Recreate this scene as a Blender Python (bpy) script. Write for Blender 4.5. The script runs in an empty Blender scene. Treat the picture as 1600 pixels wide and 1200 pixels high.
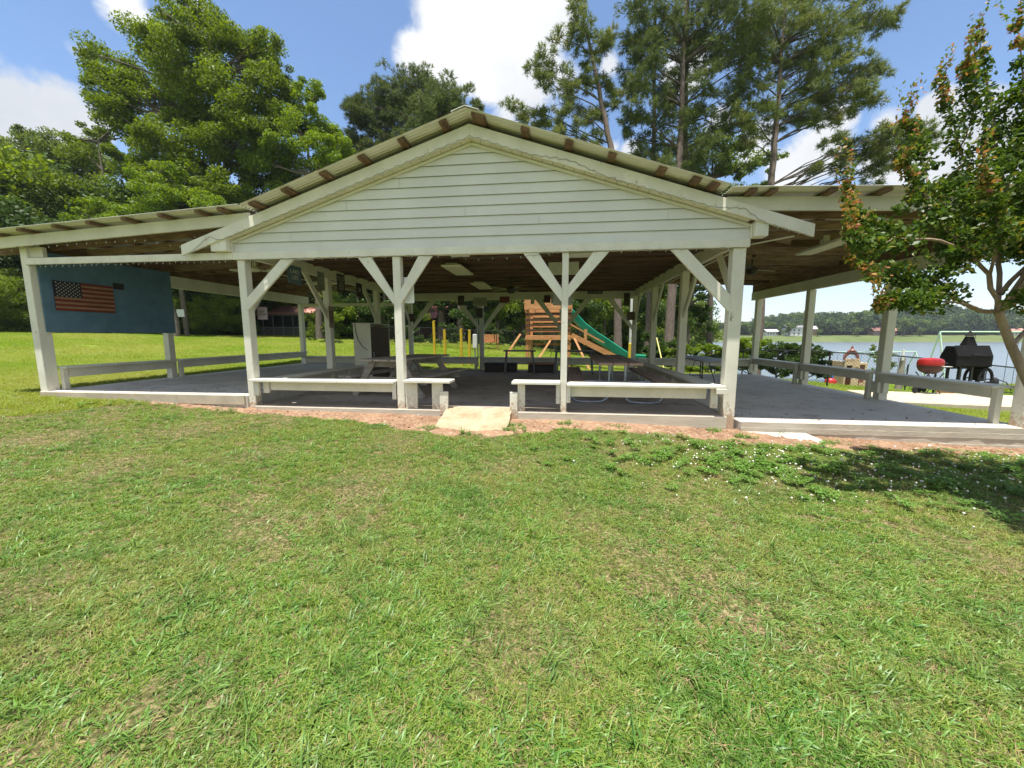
import bpy, bmesh, math, random
import numpy as np
from mathutils import Vector, Matrix
R = math.radians
random.seed(7)
rng = np.random.default_rng(11)
C = bpy.context.scene.collection
S = bpy.context.scene

# ------------------------------------------------------------------ camera
F, CZ = 600.0, 1.2                      # focal length in photo pixels (1600 wide), camera height over the floor
PITCH = math.atan(75 / 600.0)
YAW = math.atan(70 / math.hypot(600, 75))
fw = Vector((-math.sin(YAW) * math.cos(PITCH), math.cos(YAW) * math.cos(PITCH), -math.sin(PITCH)))
rt = Vector((math.cos(YAW), math.sin(YAW), 0))
up = rt.cross(fw)
cam = bpy.data.cameras.new('camera')
cam_o = bpy.data.objects.new('camera', cam)
C.objects.link(cam_o)
m3 = Matrix((rt, up, -fw)).transposed()
cam_o.matrix_world = Matrix.Translation((0, 0, CZ)) @ m3.to_4x4()
cam.sensor_fit = 'HORIZONTAL'
cam.sensor_width = 36.0
cam.lens = 36.0 * F / 1600.0
cam.clip_start = 0.05
cam.clip_end = 4000
S.camera = cam_o

# ------------------------------------------------------------------ light and sky
SUN_DIR = Vector((-0.05, -0.185, 1.0)).normalized()      # towards the sun
sun = bpy.data.lights.new('sun', 'SUN')
sun.energy = 5.0
sun.angle = R(0.5)
sun.color = (1.0, 0.955, 0.87)
sun_o = bpy.data.objects.new('sun', sun)
C.objects.link(sun_o)
sun_o.rotation_euler = SUN_DIR.to_track_quat('Z', 'Y').to_euler()
S.view_settings.view_transform = 'Standard'
S.view_settings.look = 'None'
S.view_settings.exposure = 0.84
S.view_settings.gamma = 1.0

W = bpy.data.worlds.new('World')
S.world = W
W.use_nodes = True


def rayd(px, py):
    return (fw + rt * ((px - 800) / F) - up * ((py - 600) / F)).normalized()


def build_world():
    nt = W.node_tree
    N, L = nt.nodes, nt.links
    N.clear()
    out = N.new('ShaderNodeOutputWorld')
    sky = N.new('ShaderNodeTexSky')
    sky.sky_type = 'NISHITA'
    sky.sun_disc = False
    sky.sun_elevation = math.asin(SUN_DIR.z)
    sky.sun_rotation = math.atan2(SUN_DIR.x, SUN_DIR.y)
    sky.air_density = 1.0
    sky.dust_density = 0.25
    sky.ozone_density = 3.5
    bg = N.new('ShaderNodeBackground')
    bg.inputs[1].default_value = 0.12
    L.new(sky.outputs[0], bg.inputs[0])
    tc = N.new('ShaderNodeTexCoord')
    d = tc.outputs['Generated']

    def math_(op, a, b=None, clamp=False):
        n = N.new('ShaderNodeMath')
        n.operation = op
        n.use_clamp = clamp
        for i, v in enumerate((a, b)):
            if v is None:
                continue
            if isinstance(v, (int, float)):
                n.inputs[i].default_value = v
            else:
                L.new(v, n.inputs[i])
        return n.outputs[0]

    def noise(scale, detail, rough, stretch=None, dist=0.0):
        n = N.new('ShaderNodeTexNoise')
        n.inputs['Scale'].default_value = scale
        n.inputs['Detail'].default_value = detail
        n.inputs['Roughness'].default_value = rough
        n.inputs['Distortion'].default_value = dist
        if stretch:
            m = N.new('ShaderNodeMapping')
            m.inputs['Scale'].default_value = stretch
            L.new(d, m.inputs['Vector'])
            L.new(m.outputs[0], n.inputs['Vector'])
        else:
            L.new(d, n.inputs['Vector'])
        return n.outputs['Fac']

    n1 = noise(5.0, 9, 0.62, None, 0.3)
    n2 = noise(2.6, 6, 0.55, (1, 1, 3.0))
    # clouds: (px, py) of a centre as seen from the lawn -> a fixed direction of the sky dome, angular radius, strength
    blobs = [(690, 20, .10, 1), (740, 10, .15, 1.05), (800, 40, .15, 1.05), (850, 20, .10, 1), (690, 75, .11, .95), (770, 100, .13, .95), (745, -60, .2, 1), (650, 70, .07, .8),
             (820, 150, .12, .72), (870, 110, .08, .7), (790, 190, .12, .7),
             (20, 165, .10, 1), (90, 185, .09, 1), (-60, 150, .14, 1), (0, 205, .12, 1), (150, 190, .06, .85), (-80, 220, .15, 1), (50, 140, .05, .8),
             (200, 15, .055, .62), (225, 35, .04, .55), (125, 82, .055, .6), (310, 12, .045, .6),
             (1470, 170, .05, .95), (1490, 205, .08, 1), (1440, 225, .07, .9), (1385, 190, .05, .72), (1300, 195, .06, .85), (1280, 235, .08, .95),
             (1180, 225, .07, .85), (1540, 250, .09, .95), (1130, 190, .05, .8), (1070, 110, .06, .75), (1230, 270, .09, .9), (985, 235, .04, .75), (960, 230, .03, .6), (950, 100, .04, .6), (1400, 250, .09, .8)]
    # unseen clouds added overhead and behind the camera as neutral white fill light
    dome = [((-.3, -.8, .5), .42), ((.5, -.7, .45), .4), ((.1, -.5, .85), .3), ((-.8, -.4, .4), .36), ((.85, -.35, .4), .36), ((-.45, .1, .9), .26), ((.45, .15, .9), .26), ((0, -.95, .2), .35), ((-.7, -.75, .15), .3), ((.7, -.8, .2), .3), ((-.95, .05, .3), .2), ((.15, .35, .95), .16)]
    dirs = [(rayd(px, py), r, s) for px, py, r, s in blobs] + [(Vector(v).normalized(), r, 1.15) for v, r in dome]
    acc = None
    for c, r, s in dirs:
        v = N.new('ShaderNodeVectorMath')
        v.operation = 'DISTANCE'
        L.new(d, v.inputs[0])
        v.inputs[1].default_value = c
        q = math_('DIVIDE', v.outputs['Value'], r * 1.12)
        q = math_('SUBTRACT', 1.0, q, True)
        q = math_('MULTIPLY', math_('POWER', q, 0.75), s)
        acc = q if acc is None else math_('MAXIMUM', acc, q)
    cum = math_('ADD', acc, math_('MULTIPLY', math_('SUBTRACT', n1, 0.5), 1.15))
    ramp = N.new('ShaderNodeMapRange')
    ramp.interpolation_type = 'SMOOTHSTEP'
    ramp.inputs['From Min'].default_value = 0.44
    ramp.inputs['From Max'].default_value = 0.66
    L.new(cum, ramp.inputs['Value'])
    # low thin cloud near the horizon
    sep = N.new('ShaderNodeSeparateXYZ')
    L.new(d, sep.inputs[0])
    hz = N.new('ShaderNodeMapRange')
    hz.inputs['From Min'].default_value = 0.34
    hz.inputs['From Max'].default_value = 0.02
    L.new(sep.outputs['Z'], hz.inputs['Value'])
    low = math_('MULTIPLY', hz.outputs[0], math_('ADD', math_('MULTIPLY', n2, 1.5), -0.05, True), True)
    mask = math_('MAXIMUM', ramp.outputs[0], math_('MULTIPLY', low, 0.7))
    # cloud body: white tops, grey where the cloud is thick
    n3 = noise(2.2, 5, 0.55)
    sh = N.new('ShaderNodeMapRange')
    sh.interpolation_type = 'SMOOTHSTEP'
    sh.inputs['From Min'].default_value = 0.36
    sh.inputs['From Max'].default_value = 0.66
    L.new(n3, sh.inputs['Value'])
    mc = N.new('ShaderNodeMix')
    mc.data_type = 'RGBA'
    mc.inputs[6].default_value = (0.60, 0.64, 0.70, 1)
    mc.inputs[7].default_value = (0.90, 0.91, 0.92, 1)
    L.new(sh.outputs[0], mc.inputs[0])
    cb = N.new('ShaderNodeBackground')
    cb.inputs[1].default_value = 0.66
    L.new(mc.outputs[2], cb.inputs[0])
    mx = N.new('ShaderNodeMixShader')
    L.new(mask, mx.inputs[0])
    L.new(bg.outputs[0], mx.inputs[1])
    L.new(cb.outputs[0], mx.inputs[2])
    L.new(mx.outputs[0], out.inputs[0])


build_world()

# ------------------------------------------------------------------ helpers


def at(px, py, d):
    """world point seen at photo pixel (px,py) at forward distance d"""
    return Vector((0, 0, CZ)) + (fw + rt * ((px - 800) / F) - up * ((py - 600) / F)) * d


def tag(o, label=None, cat=None, group=None, kind=None):
    if label:
        o['label'] = label
    if cat:
        o['category'] = cat
    if group:
        o['group'] = group
    if kind:
        o['kind'] = kind
    return o


WLOC = {}


def thing(name, label, cat, loc=(0, 0, 0), group=None):
    o = bpy.data.objects.new(name, None)
    o.empty_display_size = 0.2
    C.objects.link(o)
    o.location = loc
    WLOC[o.name] = Vector(loc)
    return tag(o, label, cat, group)


def put(me, name, mat, parent=None):
    o = bpy.data.objects.new(name, me)
    C.objects.link(o)
    if mat is not None:
        for m in (mat if isinstance(mat, (list, tuple)) else [mat]):
            me.materials.append(m)
    if parent is not None:
        o.parent = parent
        o.location = -WLOC.get(parent.name, Vector((0, 0, 0)))
    WLOC[o.name] = Vector((0, 0, 0))
    return o


def copy_tree(o, parent=None):
    c = o.copy()
    C.objects.link(c)
    if parent is not None:
        c.parent = parent
    for ch in list(o.children):
        copy_tree(ch, c)
    return c


class MB:
    def __init__(s):
        s.v, s.f, s.m = [], [], []
        s.mi = 0

    def add(s, vs, fs):
        b = len(s.v)
        s.v += [tuple(v) for v in vs]
        s.f += [tuple(b + i for i in f) for f in fs]
        s.m += [s.mi] * len(fs)
        return s

    def box(s, x0, x1, y0, y1, z0, z1):
        return s.add([(x0, y0, z0), (x1, y0, z0), (x1, y1, z0), (x0, y1, z0), (x0, y0, z1), (x1, y0, z1), (x1, y1, z1), (x0, y1, z1)],
                     [(0, 3, 2, 1), (4, 5, 6, 7), (0, 1, 5, 4), (1, 2, 6, 5), (2, 3, 7, 6), (3, 0, 4, 7)])

    def beam(s, p0, p1, w, h, side=None):
        """box from p0 to p1; w along 'side' direction, h across"""
        p0, p1 = Vector(p0), Vector(p1)
        d = (p1 - p0).normalized()
        sd = Vector(side) if side is not None else Vector((0, 0, 1)).cross(d)
        if sd.length < 1e-5:
            sd = Vector((1, 0, 0))
        sd = (sd - d * sd.dot(d)).normalized()
        n = d.cross(sd)
        vs = []
        for p in (p0, p1):
            for a, b in ((-1, -1), (1, -1), (1, 1), (-1, 1)):
                vs.append(p + sd * (a * w / 2) + n * (b * h / 2))
        return s.add(vs, [(0, 3, 2, 1), (4, 5, 6, 7), (0, 1, 5, 4), (1, 2, 6, 5), (2, 3, 7, 6), (3, 0, 4, 7)])

    def cone(s, p0, p1, r0, r1, n=10, cap=True):
        return s.tube([p0, p1], [r0, r1], n, cap)

    def tube(s, pts, r, n=8, cap=True):
        pts = [Vector(p) for p in pts]
        rs = r if isinstance(r, (list, tuple)) else [r] * len(pts)
        b = len(s.v)
        prev = None
        for i, p in enumerate(pts):
            t = (pts[min(i + 1, len(pts) - 1)] - pts[max(i - 1, 0)])
            t = t.normalized() if t.length > 1e-9 else Vector((0, 0, 1))
            if prev is None:
                a = Vector((1, 0, 0)) if abs(t.x) < 0.8 else Vector((0, 1, 0))
                u = (a - t * a.dot(t)).normalized()
            else:
                u = (prev - t * prev.dot(t)).normalized()
            prev = u
            w = t.cross(u)
            for k in range(n):
                an = 2 * math.pi * k / n
                s.v.append(tuple(p + (u * math.cos(an) + w * math.sin(an)) * rs[i]))
        for i in range(len(pts) - 1):
            for k in range(n):
                k2 = (k + 1) % n
                s.f.append((b + i * n + k, b + i * n + k2, b + (i + 1) * n + k2, b + (i + 1) * n + k))
                s.m.append(s.mi)
        if cap:
            s.f.append(tuple(b + k for k in reversed(range(n))))
            s.f.append(tuple(b + (len(pts) - 1) * n + k for k in range(n)))
            s.m += [s.mi] * 2
        return s

    def lathe(s, c, prof, n=20, axis='Z', sx=1.0, sy=1.0):
        b = len(s.v)
        c = Vector(c)
        for r, h in prof:
            for k in range(n):
                an = 2 * math.pi * k / n
                a, q = r * math.cos(an) * sx, r * math.sin(an) * sy
                if axis == 'Z':
                    s.v.append(tuple(c + Vector((a, q, h))))
                elif axis == 'Y':
                    s.v.append(tuple(c + Vector((a, h, q))))
                else:
                    s.v.append(tuple(c + Vector((h, a, q))))
        for i in range(len(prof) - 1):
            for k in range(n):
                k2 = (k + 1) % n
                s.f.append((b + i * n + k, b + i * n + k2, b + (i + 1) * n + k2, b + (i + 1) * n + k))
                s.m.append(s.mi)
        s.f.append(tuple(b + k for k in reversed(range(n))))
        s.f.append(tuple(b + (len(prof) - 1) * n + k for k in range(n)))
        s.m += [s.mi] * 2
        return s

    def prism(s, poly, vec):
        poly = [Vector(p) for p in poly]
        n = len(poly)
        vs = poly + [p + Vector(vec) for p in poly]
        fs = [tuple(reversed(range(n))), tuple(range(n, 2 * n))]
        fs += [(i, (i + 1) % n, n + (i + 1) % n, n + i) for i in range(n)]
        return s.add(vs, fs)

    def build(s, name, mat, parent=None, bevel=0.0, smooth=False, seg=1, rough=0.0):
        me = bpy.data.meshes.new(name)
        me.from_pydata(s.v, [], s.f)
        me.polygons.foreach_set('material_index', s.m)
        bm = bmesh.new()
        bm.from_mesh(me)
        bmesh.ops.recalc_face_normals(bm, faces=bm.faces)
        if bevel > 0:
            es = [e for e in bm.edges if len(e.link_faces) == 2 and e.calc_face_angle(0) > 0.5]
            bmesh.ops.bevel(bm, geom=es, offset=bevel, segments=seg, affect='EDGES', profile=0.6)
        bm.to_mesh(me)
        bm.free()
        if smooth:
            me.polygons.foreach_set('use_smooth', [True] * len(me.polygons))
            try:
                me.set_sharp_from_angle(angle=R(40))
            except Exception:
                pass
        me.update()
        return put(me, name, mat, parent)


def np_mesh(name, V, Fc, tint=None, mi=None):
    """fast mesh: V (n,3), Fc (m,k) with the same k everywhere"""
    me = bpy.data.meshes.new(name)
    V = np.asarray(V, np.float32)
    Fc = np.asarray(Fc, np.int32)
    m, k = Fc.shape
    me.vertices.add(len(V))
    me.vertices.foreach_set('co', V.ravel())
    me.loops.add(m * k)
    me.loops.foreach_set('vertex_index', Fc.ravel())
    me.polygons.add(m)
    me.polygons.foreach_set('loop_start', np.arange(0, m * k, k, dtype=np.int32))
    me.polygons.foreach_set('loop_total', np.full(m, k, np.int32))
    if mi is not None:
        me.polygons.foreach_set('material_index', np.asarray(mi, np.int32))
    if tint is not None:
        a = me.attributes.new('tint', 'FLOAT', 'FACE')
        a.data.foreach_set('value', np.asarray(tint, np.float32))
    me.update()
    me.validate()
    return me


# ------------------------------------------------------------------ materials
MATS = {}


def newmat(name):
    m = bpy.data.materials.new(name)
    m.use_nodes = True
    N = m.node_tree.nodes
    L = m.node_tree.links
    b = N['Principled BSDF']
    return m, N, L, b


def ramp(N, cols):
    r = N.new('ShaderNodeValToRGB')
    els = r.color_ramp.elements
    while len(els) < len(cols):
        els.new(0.5)
    for e, (p, c) in zip(els, cols):
        e.position = p
        e.color = (*c, 1)
    return r


def surf(name, c1, c2, scale=6.0, rough=0.7, stretch=(1, 1, 1), bump=0.0, bscale=None, metal=0.0, spots=None, spec=0.4, detail=8, lo=.35, hi=.65):
    """general procedural surface: two colours mixed by noise, optional spots of a third, optional bump"""
    if name in MATS:
        return MATS[name]
    m, N, L, b = newmat(name)
    tc = N.new('ShaderNodeTexCoord')
    mp = N.new('ShaderNodeMapping')
    mp.inputs['Scale'].default_value = stretch
    L.new(tc.outputs['Object'], mp.inputs['Vector'])
    n = N.new('ShaderNodeTexNoise')
    n.inputs['Scale'].default_value = scale
    n.inputs['Detail'].default_value = detail
    n.inputs['Roughness'].default_value = 0.62
    L.new(mp.outputs[0], n.inputs['Vector'])
    r = ramp(N, [(lo, c1), (hi, c2)])
    L.new(n.outputs['Fac'], r.inputs[0])
    col = r.outputs[0]
    if spots:
        sc, sscale, lo2, hi2 = spots
        n2 = N.new('ShaderNodeTexNoise')
        n2.inputs['Scale'].default_value = sscale
        n2.inputs['Detail'].default_value = 10
        n2.inputs['Roughness'].default_value = 0.7
        L.new(mp.outputs[0], n2.inputs['Vector'])
        mr = N.new('ShaderNodeMapRange')
        mr.inputs['From Min'].default_value = lo2
        mr.inputs['From Max'].default_value = hi2
        L.new(n2.outputs['Fac'], mr.inputs['Value'])
        mx = N.new('ShaderNodeMix')
        mx.data_type = 'RGBA'
        L.new(mr.outputs[0], mx.inputs[0])
        L.new(col, mx.inputs[6])
        mx.inputs[7].default_value = (*sc, 1)
        col = mx.outputs[2]
    L.new(col, b.inputs['Base Color'])
    b.inputs['Roughness'].default_value = rough
    b.inputs['Metallic'].default_value = metal
    b.inputs['Specular IOR Level'].default_value = spec
    if bump > 0:
        n3 = N.new('ShaderNodeTexNoise')
        n3.inputs['Scale'].default_value = bscale or scale * 4
        n3.inputs['Detail'].default_value = 6
        L.new(mp.outputs[0], n3.inputs['Vector'])
        bp = N.new('ShaderNodeBump')
        bp.inputs['Strength'].default_value = bump
        bp.inputs['Distance'].default_value = 0.01
        L.new(n3.outputs['Fac'], bp.inputs['Height'])
        L.new(bp.outputs[0], b.inputs['Normal'])
    MATS[name] = m
    return m


def leafmat(name, cols, transl=0.32, rough=0.5, spec=0.25, patch=None, patch2=None):
    """foliage: colour picked per leaf from its own random tint; part of the light passes through"""
    m, N, L, b = newmat(name)
    a = N.new('ShaderNodeAttribute')
    a.attribute_name = 'tint'
    r = ramp(N, cols)
    L.new(a.outputs['Fac'], r.inputs[0])
    col = r.outputs[0]
    if patch:
        g = N.new('ShaderNodeNewGeometry')
        n = N.new('ShaderNodeTexNoise')
        n.inputs['Scale'].default_value = patch[1]
        n.inputs['Detail'].default_value = 4
        L.new(g.outputs['Position'], n.inputs['Vector'])
        mr = N.new('ShaderNodeMapRange')
        mr.inputs['From Min'].default_value = 0.4
        mr.inputs['From Max'].default_value = 0.62
        mr.inputs['To Max'].default_value = patch[2]
        L.new(n.outputs['Fac'], mr.inputs['Value'])
        mx = N.new('ShaderNodeMix')
        mx.data_type = 'RGBA'
        L.new(mr.outputs[0], mx.inputs[0])
        L.new(col, mx.inputs[6])
        mx.inputs[7].default_value = (*patch[0], 1)
        col = mx.outputs[2]
    if patch2:
        g = N.new('ShaderNodeNewGeometry')
        n = N.new('ShaderNodeTexNoise')
        n.inputs['Scale'].default_value = patch2[1]
        n.inputs['Detail'].default_value = 5
        n.inputs['Roughness'].default_value = .6
        L.new(g.outputs['Position'], n.inputs['Vector'])
        mr = N.new('ShaderNodeMapRange')
        mr.inputs['From Min'].default_value = .48
        mr.inputs['From Max'].default_value = .62
        mr.inputs['To Max'].default_value = patch2[2]
        L.new(n.outputs['Fac'], mr.inputs['Value'])
        mx = N.new('ShaderNodeMix')
        mx.data_type = 'RGBA'
        mx.blend_type = 'MULTIPLY'
        L.new(mr.outputs[0], mx.inputs[0])
        L.new(col, mx.inputs[6])
        mx.inputs[7].default_value = (*patch2[0], 1)
        col = mx.outputs[2]
    L.new(col, b.inputs['Base Color'])
    b.inputs['Roughness'].default_value = rough
    b.inputs['Specular IOR Level'].default_value = spec
    t = N.new('ShaderNodeBsdfTranslucent')
    hs = N.new('ShaderNodeHueSaturation')
    hs.inputs['Hue'].default_value = 0.485
    hs.inputs['Saturation'].default_value = 1.1
    hs.inputs['Value'].default_value = 1.3
    L.new(col, hs.inputs['Color'])
    L.new(hs.outputs[0], t.inputs['Color'])
    mix = N.new('ShaderNodeMixShader')
    mix.inputs[0].default_value = transl
    L.new(b.outputs[0], mix.inputs[1])
    L.new(t.outputs[0], mix.inputs[2])
    L.new(mix.outputs[0], N['Material Output'].inputs[0])
    return m


def plain(name, c, rough=0.5, metal=0.0, var=0.12):
    d = tuple(x * (1 - var) for x in c)
    return surf(name, d, c, 9, rough, metal=metal, spec=0.4)


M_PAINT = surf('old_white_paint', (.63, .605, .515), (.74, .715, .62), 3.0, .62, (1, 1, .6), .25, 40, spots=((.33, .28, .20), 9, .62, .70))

def splash(m):
    N, L = m.node_tree.nodes, m.node_tree.links
    b = N['Principled BSDF']
    src = b.inputs['Base Color'].links[0].from_socket
    g = N.new('ShaderNodeNewGeometry')
    sp = N.new('ShaderNodeSeparateXYZ')
    L.new(g.outputs['Position'], sp.inputs[0])
    n = N.new('ShaderNodeTexNoise')
    n.inputs['Scale'].default_value = 22
    n.inputs['Detail'].default_value = 8
    L.new(g.outputs['Position'], n.inputs['Vector'])
    a = N.new('ShaderNodeMapRange')
    a.inputs['From Min'].default_value = .30
    a.inputs['From Max'].default_value = -.25
    a.inputs['To Max'].default_value = .55
    L.new(sp.outputs['Z'], a.inputs['Value'])
    ad = N.new('ShaderNodeMath')
    L.new(a.outputs[0], ad.inputs[0])
    L.new(n.outputs['Fac'], ad.inputs[1])
    r = N.new('ShaderNodeMapRange')
    r.inputs['From Min'].default_value = .66
    r.inputs['From Max'].default_value = .88
    r.inputs['To Max'].default_value = .8
    L.new(ad.outputs[0], r.inputs['Value'])
    mx = N.new('ShaderNodeMix')
    mx.data_type = 'RGBA'
    L.new(r.outputs[0], mx.inputs[0])
    L.new(src, mx.inputs[6])
    mx.inputs[7].default_value = (.36, .22, .12, 1)
    L.new(mx.outputs[2], b.inputs['Base Color'])


splash(M_PAINT)
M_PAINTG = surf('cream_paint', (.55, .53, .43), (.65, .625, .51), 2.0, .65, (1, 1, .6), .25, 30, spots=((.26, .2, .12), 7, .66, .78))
M_SIDING = surf('vinyl_siding', (.60, .595, .54), (.67, .665, .605), 1.3, .5, (1, 1, 1), .08, 60)
M_SOFFIT = surf('vinyl_soffit', (.60, .57, .47), (.68, .65, .54), 3, .5, (1, 1, 1))
M_TIN = surf('tin_sheet', (.62, .62, .53), (.74, .74, .64), 2.2, .42, (.4, 3, 1), .1, 20, metal=.35, spots=((.4, .3, .2), 5, .68, .8))
M_WOOD = surf('roof_timber', (.12, .075, .045), (.28, .185, .115), 3.0, .85, (1, 6, 6), .4, 30, spots=((.36, .28, .19), 4, .6, .75))
M_WOOD2 = surf('roof_timber_pale', (.18, .125, .08), (.36, .26, .17), 3.0, .85, (1, 6, 6), .4, 30, spots=((.12, .07, .04), 4, .58, .72))
M_WOOD3 = surf('roof_timber_dark', (.08, .048, .028), (.19, .12, .07), 3.0, .85, (1, 6, 6), .4, 30, spots=((.3, .22, .15), 4, .6, .75))
M_WOODY = surf('roof_timber_lengthwise', (.085, .05, .03), (.22, .135, .08), 3.0, .85, (6, 1, 6), .4, 30, spots=((.3, .22, .15), 4, .62, .75))
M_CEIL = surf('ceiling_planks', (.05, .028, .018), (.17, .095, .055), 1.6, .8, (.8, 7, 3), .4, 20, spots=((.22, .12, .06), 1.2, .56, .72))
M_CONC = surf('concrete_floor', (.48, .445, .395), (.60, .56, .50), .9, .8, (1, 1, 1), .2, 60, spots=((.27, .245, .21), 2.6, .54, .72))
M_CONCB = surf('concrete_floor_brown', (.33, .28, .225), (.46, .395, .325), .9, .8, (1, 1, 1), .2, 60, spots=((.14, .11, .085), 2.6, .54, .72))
M_EDGE = surf('formed_concrete_edge', (.42, .375, .30), (.52, .47, .385), 2.0, .9, (.8, 1, 4), .35, 14, spots=((.27, .22, .165), 5, .6, .74))
M_CONCL = surf('pale_concrete', (.40, .34, .26), (.52, .45, .345), 3, .9, (1, 1, 1), .4, 60, spots=((.40, .29, .18), 5, .55, .75))
M_BLUE = surf('blue_painted_board', (.075, .15, .215), (.11, .20, .28), 3, .7, (1, 1, 1), .5, 90)
M_CLAY = surf('red_clay', (.18, .095, .055), (.32, .195, .118), 3.5, .95, (1, 1, 1), 1.0, 45, spots=((.40, .30, .20), 18, .52, .64))
M_GRAYWOOD = surf('weathered_grey_wood', (.25, .215, .175), (.42, .37, .31), 4, .85, (1, 8, 8), .4, 30)
M_GRAYWOODY = surf('weathered_grey_wood_long', (.24, .205, .165), (.42, .37, .31), 4, .85, (8, 1, 8), .4, 30)
M_BROWNWOOD = surf('brown_table_wood', (.18, .12, .085), (.32, .23, .17), 4, .8, (8, 1, 8), .4, 30)
M_CEDAR = surf('cedar_playset', (.42, .19, .07), (.58, .30, .12), 3, .65, (1, 1, 5), .2, 30)
M_CEDARSH = surf('shaded_cedar', (.07, .033, .016), (.12, .058, .027), 3, .7, (1, 1, 5), .2, 30)  # same cedar with shade put into its colour, for the near railing
M_GREENP = surf('green_plastic', (.012, .20, .12), (.02, .27, .16), 2, .35)
M_YELLOW = surf('yellow_paint', (.62, .42, .02), (.75, .52, .04), 4, .5)
M_WHITE = plain('white_enamel', (.75, .75, .72), .4)
M_OFFW = plain('offwhite_lamp', (.68, .66, .52), .5)
M_BLACK = plain('black_metal', (.018, .018, .02), .5)
M_SMOKER = surf('smoker_steel', (.006, .006, .006), (.013, .012, .012), 5, .65, (1, 1, 1), .1, 60, spec=.15)
M_RED = surf('red_enamel', (.28, .012, .012), (.36, .025, .02), 3, .25)
M_BROWNMET = plain('brown_burnt_metal', (.055, .018, .014), .5)
M_GALV = surf('galvanized_pipe', (.30, .33, .37), (.42, .45, .50), 8, .4, metal=.6)
M_MINT = surf('mint_paint', (.45, .62, .48), (.55, .72, .57), 6, .5)
M_BARK = surf('pine_bark', (.075, .055, .043), (.19, .145, .12), 3.5, .95, (5, 5, 1), .9, 14)
M_BARKD = surf('grey_bark', (.07, .055, .042), (.17, .14, .11), 5, .95, (4, 4, 1), .7, 16)
M_LIMB = surf('pine_limb_bark', (.04, .032, .027), (.10, .08, .066), 5, .95, (4, 4, 1))
M_CRAPE = surf('smooth_tan_bark', (.20, .14, .09), (.34, .26, .18), 4, .7, (4, 4, 1), .3, 20)
M_REDROOF = surf('faded_red_roof', (.48, .20, .16), (.62, .32, .26), 4, .7, (6, 1, 1))
M_TAN = surf('tan_plastic', (.58, .42, .26), (.66, .5, .33), 6, .5)
M_BRICKP = surf('brick_plastic', (.18, .065, .05), (.26, .10, .08), 8, .5)
M_BLUEP = plain('blue_plastic', (.03, .16, .55), .4)
M_REDP = plain('red_plastic', (.55, .03, .03), .4)
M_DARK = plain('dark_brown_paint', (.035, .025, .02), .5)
M_GREYPAINT = plain('grey_painted_metal', (.20, .20, .18), .5)
M_HOUSEW = plain('house_grey_wall', (.17, .17, .16), .7)
M_SCREEN = plain('dark_screen', (.012, .013, .014), .4)
M_GLASS = plain('window_glass', (.03, .04, .05), .1)
M_BRICK = surf('brick_wall', (.25, .09, .06), (.36, .15, .1), 12, .85)
M_BULB = plain('bulb_glass', (.55, .54, .48), .3)
M_WIRE = plain('green_wire', (.06, .075, .045), .6)
M_FANB = plain('fan_bronze', (.02, .015, .012), .45)
M_FANL = plain('fan_pale_blade', (.35, .32, .22), .5)
M_SIGNBG = plain('sign_cream', (.36, .36, .27), .6)
M_SIGNBL = plain('sign_blue', (.10, .16, .21), .6)
M_SIGNRD = plain('sign_red', (.16, .02, .02), .6)
M_SIGNBR = plain('sign_brown', (.06, .045, .038), .6)
M_TEXTD = plain('sign_text_dark', (.02, .02, .02), .6)
M_TEXTL = plain('sign_text_light', (.62, .62, .58), .6)
M_STRAW = leafmat('straw', [(0, (.30, .21, .10)), (1, (.45, .35, .19))], .2)
M_TYRE = plain('black_rubber', (.012, .012, .012), .8)

# ------------------------------------------------------------------ the ground
CP = np.array([
    (-14, 6, .22), (-10, 6.1, .07), (-7.5, 6.0, .01), (-5.4, 6.0, -.09), (-2.7, 6.0, -.12), (-1.3, 5.3, -.23), (0.1, 6.0, -.15), (2.7, 6.0, -.25), (6.6, 6.0, -.41), (10, 7, -.48),
    (0, 0, -.42), (-6, 0, -.30), (6, 0, -.52), (-12, 0, -.08), (0, -8, -.46), (-2, 3, -.34), (3, 3, -.44), (-7, 3.5, -.16),
    (-7.5, 10, .0), (-1.3, 10, -.2), (4.5, 10, -.36), (-10, 10, .1), (-10, 14, .14), (7, 10, -.43), (7, 14, -.4), (-5, 14.5, -.08), (0, 14.5, -.18), (3, 15, -.28),
    (-20, 14, .5), (-20, 30, .95), (-30, 20, 1.2), (-40, 35, 1.5), (-9, 28, .62), (-3, 25, .30), (2, 20, -.38), (8, 20, -.55), (-3, 45, .6), (12, 12, -.55), (16, 16, -.75), (14, 9, -.62), (18, 8, -.8), (-25, 0, .4), (16, 0, -.8)], float)


def _tps():
    P = CP[:, :2]
    n = len(P)
    d = np.linalg.norm(P[:, None] - P[None], axis=2)
    K = np.where(d > 0, d * d * np.log(d + 1e-9), 0) + np.eye(n) * 0.6
    A = np.zeros((n + 3, n + 3))
    A[:n, :n] = K
    A[:n, n] = 1
    A[:n, n + 1:] = P
    A[n, :n] = 1
    A[n + 1:, :n] = P.T
    return np.linalg.solve(A, np.concatenate([CP[:, 2], np.zeros(3)]))


TW = _tps()


def sstep(a, b, x):
    t = np.clip((x - a) / (b - a), 0, 1)
    return t * t * (3 - 2 * t)


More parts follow.
